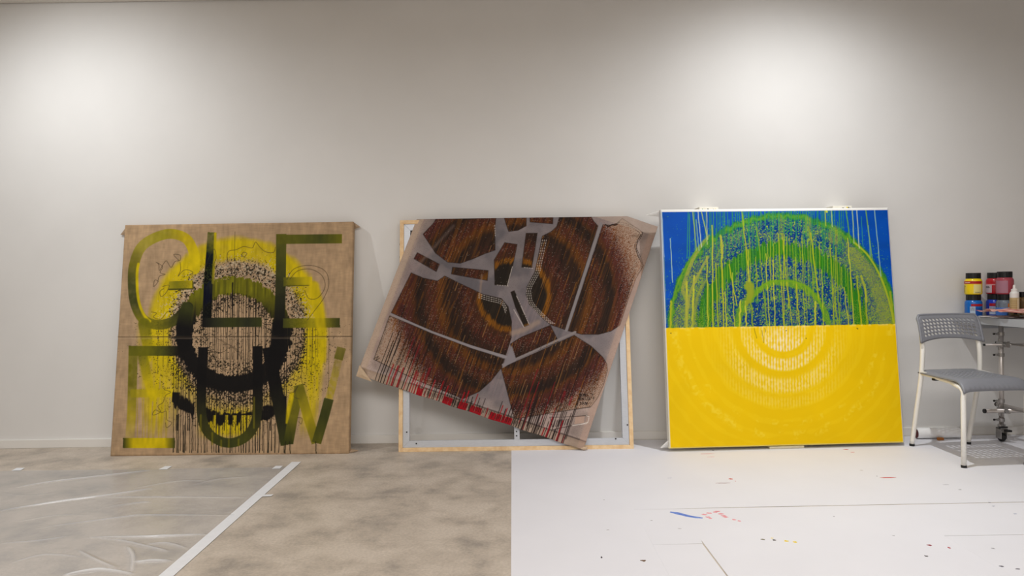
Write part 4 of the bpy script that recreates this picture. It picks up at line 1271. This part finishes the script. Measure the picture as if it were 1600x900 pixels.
def chair():
    rl, rr, fl = on_floor(1425, 697), on_floor(1513, 694), on_floor(1506, 731)
    ax = (rr - rl); W = ax.length
    az = math.atan2(ax.y, ax.x)
    mid = (rl + rr) / 2
    fy = (Matrix.Rotation(-az, 3, 'Z') @ (fl - rl))
    D = -fy.y                                   # front legs towards -y
    root = empty('perforated_chair', (mid.x, mid.y, 0.0015), (0, 0, az))
    tag(root, 'grey plastic chair with perforated back and cream metal legs', 'chair')
    hw = W / 2
    r = .0125
    zs = .432
    sx = hw * 1.0
    def foot(x, y, name='rubber_foot'):
        pass
    for s in (-1, 1):
        up = [(s * hw, 0, .012), (s * (hw + .001), -.040, .20), (s * (hw + .002), -.086, .42), (s * (hw - .001), -.094, .54), (s * (hw - .004), -.090, .60), (s * (hw - .007), -.078, .655)]
        L = obj('rear_leg', tube_me(curve(up, 5), r, 14), M_CREAM, root, smooth=True)
        obj('rubber_foot', lathe_me([(0, 0), (r * 1.12, 0), (r * 1.15, .012), (r * .8, .014), (0, .014)], 14), M_RUBBER, L, (s * hw, 0, 0))
        xf = s * (hw - .0) + (fy.x if s < 0 else fy.x)
        pts = [(xf, -D, .012), (xf, -D + .0, .22), (xf, -D + .001, .36)]
        pts += [(xf - (xf - s * hw) * .1, -D + .042 - .042 * math.cos(a), .375 + .040 * math.sin(a)) for a in (.3, .6, .9, 1.2, 1.5)]
        pts += [(s * hw, -D + .14, .424), (s * (hw), -.16, .436), (s * (hw), -.092, .440)]
        Lf = obj('front_leg', tube_me(pts, r, 14), M_CREAM, root, smooth=True)
        obj('rubber_foot', lathe_me([(0, 0), (r * 1.12, 0), (r * 1.15, .012), (r * .8, .014), (0, .014)], 14), M_RUBBER, Lf, (xf, -D, 0))
        obj('seat_bumper', box_me(-.014, .014, -.011, .011, -.010, .002, .003), M_RUBBER, root, (s * hw, -.20, .424))
    bm = bmesh.new()
    add_tube(bm, [(-hw, -.20, .425), (hw, -.20, .425)], .008, 10)
    obj('cross_bar', from_bm(bm), M_CREAM, root, smooth=True)
    # backrest shell: curved in plan, lower edge arched, leaning back
    bw = hw + .012
    def back(u, v):
        x = (u * 2 - 1)
        ztop = .772 - .004 * abs(x) ** 6
        zbot = .638 - .024 * abs(x) ** 2.2
        z = zbot + (ztop - zbot) * v
        # rounded upper corners
        if abs(x) > .93:
            k = (abs(x) - .93) / .07
            z = zbot + (ztop - .018 * k * k - zbot) * v
        y = -.112 + (z - .60) * .24 + .020 * (1 - x * x) + .010 * v ** 6
        return Vector((x * (bw - .004 * v), y, z))
    me = perforated(16, 7, lambda i, j: (1 <= i <= 14 and 1 <= j <= 5), back, .004, .38, -.14)
    o = obj('backrest', me, M_GREY, root, smooth=True)
    md = o.modifiers.new('thickness', 'SOLIDIFY'); md.thickness = .004; md.offset = 0
    # rolled rim of the backrest
    rim = [back(0, v) for v in np.linspace(0, 1, 10)] + [back(u, 1) for u in np.linspace(0, 1, 30)][1:] + [back(1, v) for v in np.linspace(1, 0, 10)][1:]
    rim = [p + Vector((0, .002, 0)) for p in rim]
    obj('back_rim', tube_me(rim, .0075, 10), M_GREY, o, smooth=True)
    # seat: nearly flat, dished, waterfall front
    sw = hw + .012
    def seat(u, v):
        x = u * 2 - 1
        y = -.072 - v * (D + .030 - .072)
        z = .4545 - .010 * (1 - x * x) * math.sin(min(v, .8) / .8 * math.pi)
        if v > .80:
            k = (v - .80) / .20
            z -= .056 * k ** 1.9
            y += .012 * k ** 3
        z -= .014 * abs(x) ** 8
        return Vector((x * sw + fy.x * v, y, z))
    me = perforated(14, 14, lambda i, j: (2 <= i <= 11 and 2 <= j <= 9), seat, .004, .34)
    o = obj('seat', me, M_GREY, root, smooth=True)
    md = o.modifiers.new('thickness', 'SOLIDIFY'); md.thickness = .006; md.offset = 0
chair()

# ------------------------------------------------------------------ table of tubes and clamps
M_CHROME = mat('chrome_tube', rgb(204, 197, 192), rough=0.34, metal=0.65)
M_STEEL = mat('clamp_steel', rgb(165, 162, 160), rough=0.3, metal=0.8)
M_TOP = mat('grey_table_top', rgb(176, 178, 182), rough=0.45, noise=.03, nscale=20)
TZ = .750
def table():
    tl = [(2.746, WALL_Y - .006), (4.05, WALL_Y - .006), (4.05, 3.42), (2.832, 3.42)]
    cx, cy = 3.4, 3.83
    root = empty('work_table', (cx, cy, 0.0015))
    tag(root, 'grey topped work table on chrome tube legs with castors', 'table')
    top = obj('table_top', prism_me([(p[0] - cx, p[1] - cy) for p in tl], TZ - .042 - .0015, TZ - .0015), M_TOP, root)
    legs = [(2.915, 4.045), (3.92, 4.045), (2.96, 3.50), (3.92, 3.50)]
    R = .013
    for k, (x, y) in enumerate(legs):
        lx, ly = x - cx, y - cy
        leg = obj('leg', tube_me([(lx, ly, .098), (lx, ly, TZ - .046)], R, 16), M_CHROME, root, smooth=True)
        # clamps along the leg
        for z in (.645, .520, .245, .132):
            bm = bmesh.new()
            add_tube(bm, [(lx, ly, z - .010), (lx, ly, z + .010)], R + .004, 16)
            add_box(bm, lx - .030, lx - .012, ly - .007, ly + .007, z - .006, z + .006, .001)
            add_tube(bm, [(lx - .042, ly, z), (lx - .028, ly, z)], .003, 8)
            c = obj('clamp', from_bm(bm), M_STEEL, leg)
            bm = bmesh.new()
            add_tube(bm, [(lx - .047, ly, z), (lx - .039, ly, z)], .006, 10)
            obj('clamp_knob', from_bm(bm), M_BLACK, leg)
        for z in (.583, .190):
            bm = bmesh.new()
            add_box(bm, lx - .018, lx + .018, ly - .034, ly + .016, z - .016, z + .016, .003)
            add_tube(bm, [(lx + .026, ly - .026, z - .018), (lx + .026, ly - .026, z + .018)], .007, 10)
            add_tube(bm, [(lx, ly - .048, z), (lx, ly - .030, z)], .012, 10)
            add_tube(bm, [(lx - .012, ly, z - .034), (lx - .012, ly, z + .034)], .006, 8)
            obj('joint', from_bm(bm), M_STEEL, leg)
        # castor
        bm = bmesh.new()
        add_tube(bm, [(lx, ly, .082), (lx, ly, .104)], .020, 16)
        add_box(bm, lx - .020, lx - .015, ly - .022, ly + .022, .020, .084, .001)
        add_box(bm, lx + .015, lx + .020, ly - .022, ly + .022, .020, .084, .001)
        add_box(bm, lx - .020, lx + .020, ly - .024, ly + .022, .078, .084, .001)
        cst = obj('castor', from_bm(bm), M_STEEL, root)
        bm = bmesh.new()
        add_box(bm, lx - .040, lx + .010, ly - .040, ly - .030, .090, .098, .002)
        add_box(bm, lx - .005, lx + .030, ly - .046, ly - .026, .066, .078, .002)
        obj('brake_lever', from_bm(bm), M_BLACK, cst)
        w = obj('wheel', lathe_me([(0, -.012), (.018, -.012), (.025, -.009), (.027, 0), (.025, .009), (.018, .012), (0, .012)], 20), M_RUBBER, cst, (lx, ly, .0275), smooth=True)
        w.rotation_euler = (0, math.pi / 2, 0)
    # rails
    def rail(a, b, rr=.012, nm='rail'):
        o = obj(nm, tube_me([(a[0] - cx, a[1] - cy, a[2]), (b[0] - cx, b[1] - cy, b[2])], rr, 14), M_CHROME, root, smooth=True)
        d = (Vector(a) - Vector(b)).normalized() * .008
        p = Vector(a) - Vector((cx, cy, 0))
        obj('end_cap', tube_me([tuple(p), tuple(p + d)], rr * 1.08, 14), M_BLACK, o)
    yf = 4.045 - .026
    rail((2.80, yf, .190), (4.04, yf, .190), .0125)
    rail((2.80, yf, .583), (4.04, yf, .583), .006)
    rail((2.80, 3.474, .190), (4.04, 3.474, .190), .0125)
    rail((2.951, 4.13, .207), (2.985, 3.42, .207), .0125)
    rail((2.951, 4.13, .585), (2.985, 3.42, .585), .006)
    rail((3.955, 4.13, .205), (3.955, 3.42, .205), .0125)
    # rail under the top, close to the back edge
    for yy in (4.15, 3.50):
        obj('top_batten', box_me(2.86 - cx, 4.0 - cx, yy - .012 - cy, yy + .012 - cy, TZ - .078, TZ - .043), M_TOP, root)
table()

# ------------------------------------------------------------------ paints on the table
M_CAP = mat('black_cap', rgb(20, 20, 21), rough=0.45)
def arc_patch(r, a0, a1, z0, z1, n=10):
    V, F = [], []
    for rr in (r, r - .002):
        for z in (z0, z1):
            for k in range(n + 1):
                a = a0 + (a1 - a0) * k / n
                V.append((rr * math.cos(a), rr * math.sin(a), z))
    m = n + 1
    for k in range(n):
        F.append((k, k + 1, m + k + 1, m + k))
        F.append((2 * m + k + 1, 2 * m + k, 3 * m + k, 3 * m + k + 1))
        F.append((k + 1, k, 2 * m + k, 2 * m + k + 1)); F.append((m + k, m + k + 1, 3 * m + k + 1, 3 * m + k))
    F.append((0, m, 3 * m, 2 * m)); F.append((n, 2 * m + n, 3 * m + n, m + n))
    return pydata(V, F)
def deg(a): return math.radians(a - 90 - 34)          # 0 = towards the camera, positive to the right
def jar(loc, body, label, patches, h=.130, R=.046, clear=False, group='paint jars on the table', bodymat=None):
    root = empty('paint_jar', loc)
    tag(root, label, 'paint jar', group)
    hb = h * .745
    prof = [(0, .0), (R * .93, .0), (R, .006), (R * 1.0, hb * .80), (R * .97, hb * .88), (R * .86, hb * .96), (R * .80, hb), (0, hb)]
    m = bodymat or mat('jar_%d_%d_%d' % body, rgb(*body), rough=.22, spec=.6)
    obj('jar_body', lathe_me(prof, 32), m, root, smooth=False)
    for p in root.children[0].data.polygons: p.use_smooth = len(p.vertices) == 4
    bm = bmesh.new()
    n = 40
    # ribbed cap
    lo, hi = [], []
    for k in range(n):
        a = 2 * math.pi * k / n
        rr = R * .84 * (1 + (.018 if k % 2 else 0))
        lo.append(bm.verts.new((rr * math.cos(a), rr * math.sin(a), hb - .001)))
        hi.append(bm.verts.new((rr * math.cos(a), rr * math.sin(a), h - .0025)))
    topv = [bm.verts.new((v.co.x * .95, v.co.y * .95, h - .0005)) for v in hi]
    for k in range(n):
        k2 = (k + 1) % n
        bm.faces.new((lo[k], lo[k2], hi[k2], hi[k])); bm.faces.new((hi[k], hi[k2], topv[k2], topv[k]))
    bm.faces.new(lo[::-1]); bm.faces.new(topv)
    obj('cap', from_bm(bm), M_CAP, root)
    for (nm, a0, a1, z0, z1, c) in patches:
        off = {'label_panel': .0008, 'label_band': .0010, 'label_print': .0016}[nm]
        obj(nm, arc_patch(R + off, deg(a0), deg(a1), z0 * hb, z1 * hb), mat('print_%d_%d_%d' % c, rgb(*c), .45), root)
    return root
WHT, RDL, INK = (222, 220, 216), (170, 18, 32), (28, 26, 30)
def print_lines(a0, a1, z0, z1, rows, seed, c=INK):
    r = random.Random(seed)
    out = []
    for k in range(rows):
        z = z1 - (k + .5) * (z1 - z0) / rows
        aa = a0
        while aa < a1 - 4:
            w = r.uniform(3, 9)
            out.append(('label_print', aa, min(aa + w, a1), z - .018, z + .018, c))
            aa += w + r.uniform(2, 4)
    return out
jx, jy = on_depth(1521, 480, 4.125).x, 4.125
JH = .131
zb = TZ + .0008
jar((jx, jy, zb), (16, 104, 190), 'blue paint jar directly under the yellow jar',
    [('label_band', -15, 80, .62, .76, RDL), ('label_panel', -22, 12, .06, .60, (176, 190, 206)), ('label_panel', 13, 80, .06, .52, (14, 78, 160))] + print_lines(-18, 6, .34, .56, 2, 1), JH)
jar((jx, jy, zb + JH), (246, 212, 20), 'yellow paint jar stacked on top of the blue jar',
    [('label_band', -85, 62, .66, .83, RDL), ('label_panel', 2, 58, .08, .62, (226, 214, 140)), ('label_panel', -85, -48, .08, .62, (226, 200, 60))] + print_lines(-70, -58, .12, .58, 8, 2) + print_lines(10, 50, .09, .2, 1, 3) + [('label_print', -60, -20, .73, .755, WHT)], JH)
jx, jy = on_depth(1554.5, 480, 4.182).x, 4.182
jar((jx, jy, zb), (26, 60, 190), 'dark blue paint jar under the red jar near the wall',
    [('label_band', -38, 60, .58, .76, RDL), ('label_panel', -38, 40, .06, .56, (168, 180, 204))] + print_lines(-32, 0, .28, .52, 2, 4), JH)
jar((jx, jy, zb + JH), (184, 26, 40), 'opaque red paint jar with white label stacked near the wall',
    [('label_panel', -80, -20, .08, .56, (190, 176, 184)), ('label_band', -80, 60, .56, .62, (214, 150, 156))] + print_lines(-68, -34, .36, .5, 2, 5), JH)
jx, jy = on_depth(1570, 480, 4.087).x, 4.087
clear_blue = mat('clear_plastic_jar', rgb(190, 206, 224), rough=.15, trans=.75, ior=1.3)
clear_red = mat('pink_plastic_jar', rgb(206, 96, 110), rough=.18, trans=.45, ior=1.3)
jar((jx, jy, zb), (1, 1, 1), 'clear jar with blue and orange label in the lower row',
    [('label_panel', -75, 18, .06, .52, (74, 124, 206)), ('label_panel', 18, 75, .06, .55, (186, 192, 200)), ('label_band', 18, 75, .56, .78, (198, 112, 30))] + print_lines(30, 66, .36, .5, 1, 6), JH, bodymat=clear_blue)
jar((jx, jy, zb + JH), (1, 1, 1), 'tall translucent pinkish red jar stacked on the clear jar',
    [('label_panel', -64, 18, .08, .80, (168, 118, 134))], JH + .006, bodymat=clear_red)
# white nozzle bottle
def nozzle_bottle():
    y = 4.02
    root = empty('nozzle_bottle', (on_depth(1585, 480, y).x, y, zb))
    tag(root, 'slim bottle with tan fill and white nozzle top beside the jars', 'bottle')
    obj('bottle_body', lathe_me([(0, 0), (.0225, 0), (.0245, .003), (.0245, .108), (.022, .114), (0, .114)], 24), mat('tan_bottle', rgb(196, 172, 124), .35), root)
    obj('bottle_cap', lathe_me([(0, .112), (.0235, .112), (.0235, .138), (.019, .146), (.0165, .148), (.0165, .160), (.008, .166), (.0065, .186), (.004, .188), (0, .188)], 24), mat('white_cap', rgb(238, 236, 232), .35), root)
    for k in range(5):
        obj('label_print', arc_patch(.0253, deg(-50), deg(28), .040 + k * .013, .0415 + k * .013), mat('print_tan', rgb(150, 124, 80), .5), root)
    obj('label_print', arc_patch(.0253, deg(-10), deg(28), .014, .022), mat('print_ink', rgb(60, 60, 66), .5), root)
    obj('side_strip', arc_patch(.0250, deg(32), deg(70), .004, .108), mat('cream_strip', rgb(226, 214, 180), .4), root)
nozzle_bottle()
def brown_bottle():
    y = 4.15
    root = empty('brown_bottle', (on_depth(1597.5, 480, y).x, y, zb))
    tag(root, 'dark brown bottle with black cap at the right edge', 'bottle')
    obj('bottle_body', lathe_me([(0, 0), (.033, 0), (.035, .004), (.035, .090), (.028, .104), (.015, .110), (0, .110)], 24), mat('brown_glass', rgb(110, 84, 48), .2), root)
    obj('bottle_cap', lathe_me([(0, .108), (.0165, .108), (.0165, .140), (.014, .142), (0, .142)], 24), M_CAP, root)
brown_bottle()

# painted papers and rags lying on the table
def crumpled(name, x0, x1, y0, y1, h, z, m, seed, label, cat, grp=None, nx=34, ny=16):
    r = np.random.RandomState(seed)
    u, v = np.meshgrid(np.linspace(0, 1, nx), np.linspace(0, 1, ny))
    hgt = np.zeros_like(u)
    for _ in range(9):
        a, f, p = r.rand() * math.pi, r.uniform(6, 22), r.rand() * 6.3
        hgt += np.abs(np.sin(f * (u * math.cos(a) + .6 * v * math.sin(a)) + p)) / 9
    X = x0 + (x1 - x0) * u + .010 * np.sin(v * 9 + seed) * (1 - abs(2 * u - 1)); Y = y0 + (y1 - y0) * v + .012 * np.sin(u * 11 + seed)
    Z = h * hgt
    c = ((x0 + x1) / 2, (y0 + y1) / 2, z)
    V = [(a - c[0], b - c[1], q) for a, b, q in zip(X.ravel(), Y.ravel(), Z.ravel())]
    F = [(i * nx + j, i * nx + j + 1, (i + 1) * nx + j + 1, (i + 1) * nx + j) for i in range(ny - 1) for j in range(nx - 1)]
    o = obj(name, pydata(V, F), m, None, c)
    md = o.modifiers.new('thickness', 'SOLIDIFY'); md.thickness = .0012; md.offset = 1
    tag(o, label, cat, grp)
    return o
M_REDPAPER = mat('red_streaked_paper', rgb(226, 190, 176), rough=.6, col2=rgb(186, 62, 54), nscale=26, stretch=(.5, 3, 6))
M_BRNPAPER = mat('brown_stained_paper', rgb(190, 146, 116), rough=.6, col2=rgb(96, 54, 40), nscale=16)
M_WHTPAPER = mat('white_paper', rgb(248, 247, 246), rough=.6)
crumpled('painted_paper', 2.752, 3.30, 3.80, 4.025, .050, TZ + .010, M_REDPAPER, 3, 'crumpled paper streaked with red paint lying before the jars', 'paper')
crumpled('white_paper', 2.752, 2.93, 3.86, 4.02, .006, TZ + .002, M_WHTPAPER, 5, 'small white paper scrap under the red streaked paper', 'paper')
crumpled('brown_paper', 2.84, 3.20, 3.64, 3.77, .040, TZ + .003, M_BRNPAPER, 8, 'brown stained paper rag at the right edge of the table', 'paper')

# ------------------------------------------------------------------ paper roll by the wall
def paper_roll():
    a, b = on_floor(1431, 681.5), on_floor(1498, 680)
    y = WALL_Y - .014 - .075
    x0, x1 = on_depth(1431, 675, y).x, on_depth(1497, 675, y).x
    R = .033
    root = empty('paper_roll', ((x0 + x1) / 2, y, .0016))
    tag(root, 'white paper roll with dark red core lying against the baseboard', 'paper roll')
    L = (x1 - x0) / 2
    n = 40
    bm = bmesh.new()
    # spiral sheet
    prev = None
    for k in range(n * 2 + 1):
        a_ = 2 * math.pi * k / n
        rr = R - .0012 * k / n * 2
        p = (rr * math.cos(a_ - 1.4), R + rr * math.sin(a_ - 1.4))
        cur = (bm.verts.new((-L, p[0], p[1])), bm.verts.new((L - .012 * math.sin(a_), p[0], p[1])))
        if prev: bm.faces.new((prev[0], cur[0], cur[1], prev[1]))
        prev = cur
    o = obj('rolled_paper', from_bm(bm), M_WHTPAPER, root, smooth=True)
    core = obj('core', tube_me([(-L + .002, 0, R), (L - .02, 0, R)], R * .86, 24), mat('dark_red_core', rgb(92, 34, 34), .6), root)
    crumb = obj('tape_scrap', box_me(-.018, .018, -.008, .008, 0, .016, .004), mat('orange_brown_scrap', rgb(168, 104, 44), .6), None, (on_floor(1453, 682).x, y - R - .012, .0016))
    tag(crumb, 'small orange brown scrap lying in front of the paper roll', 'scrap')
paper_roll()
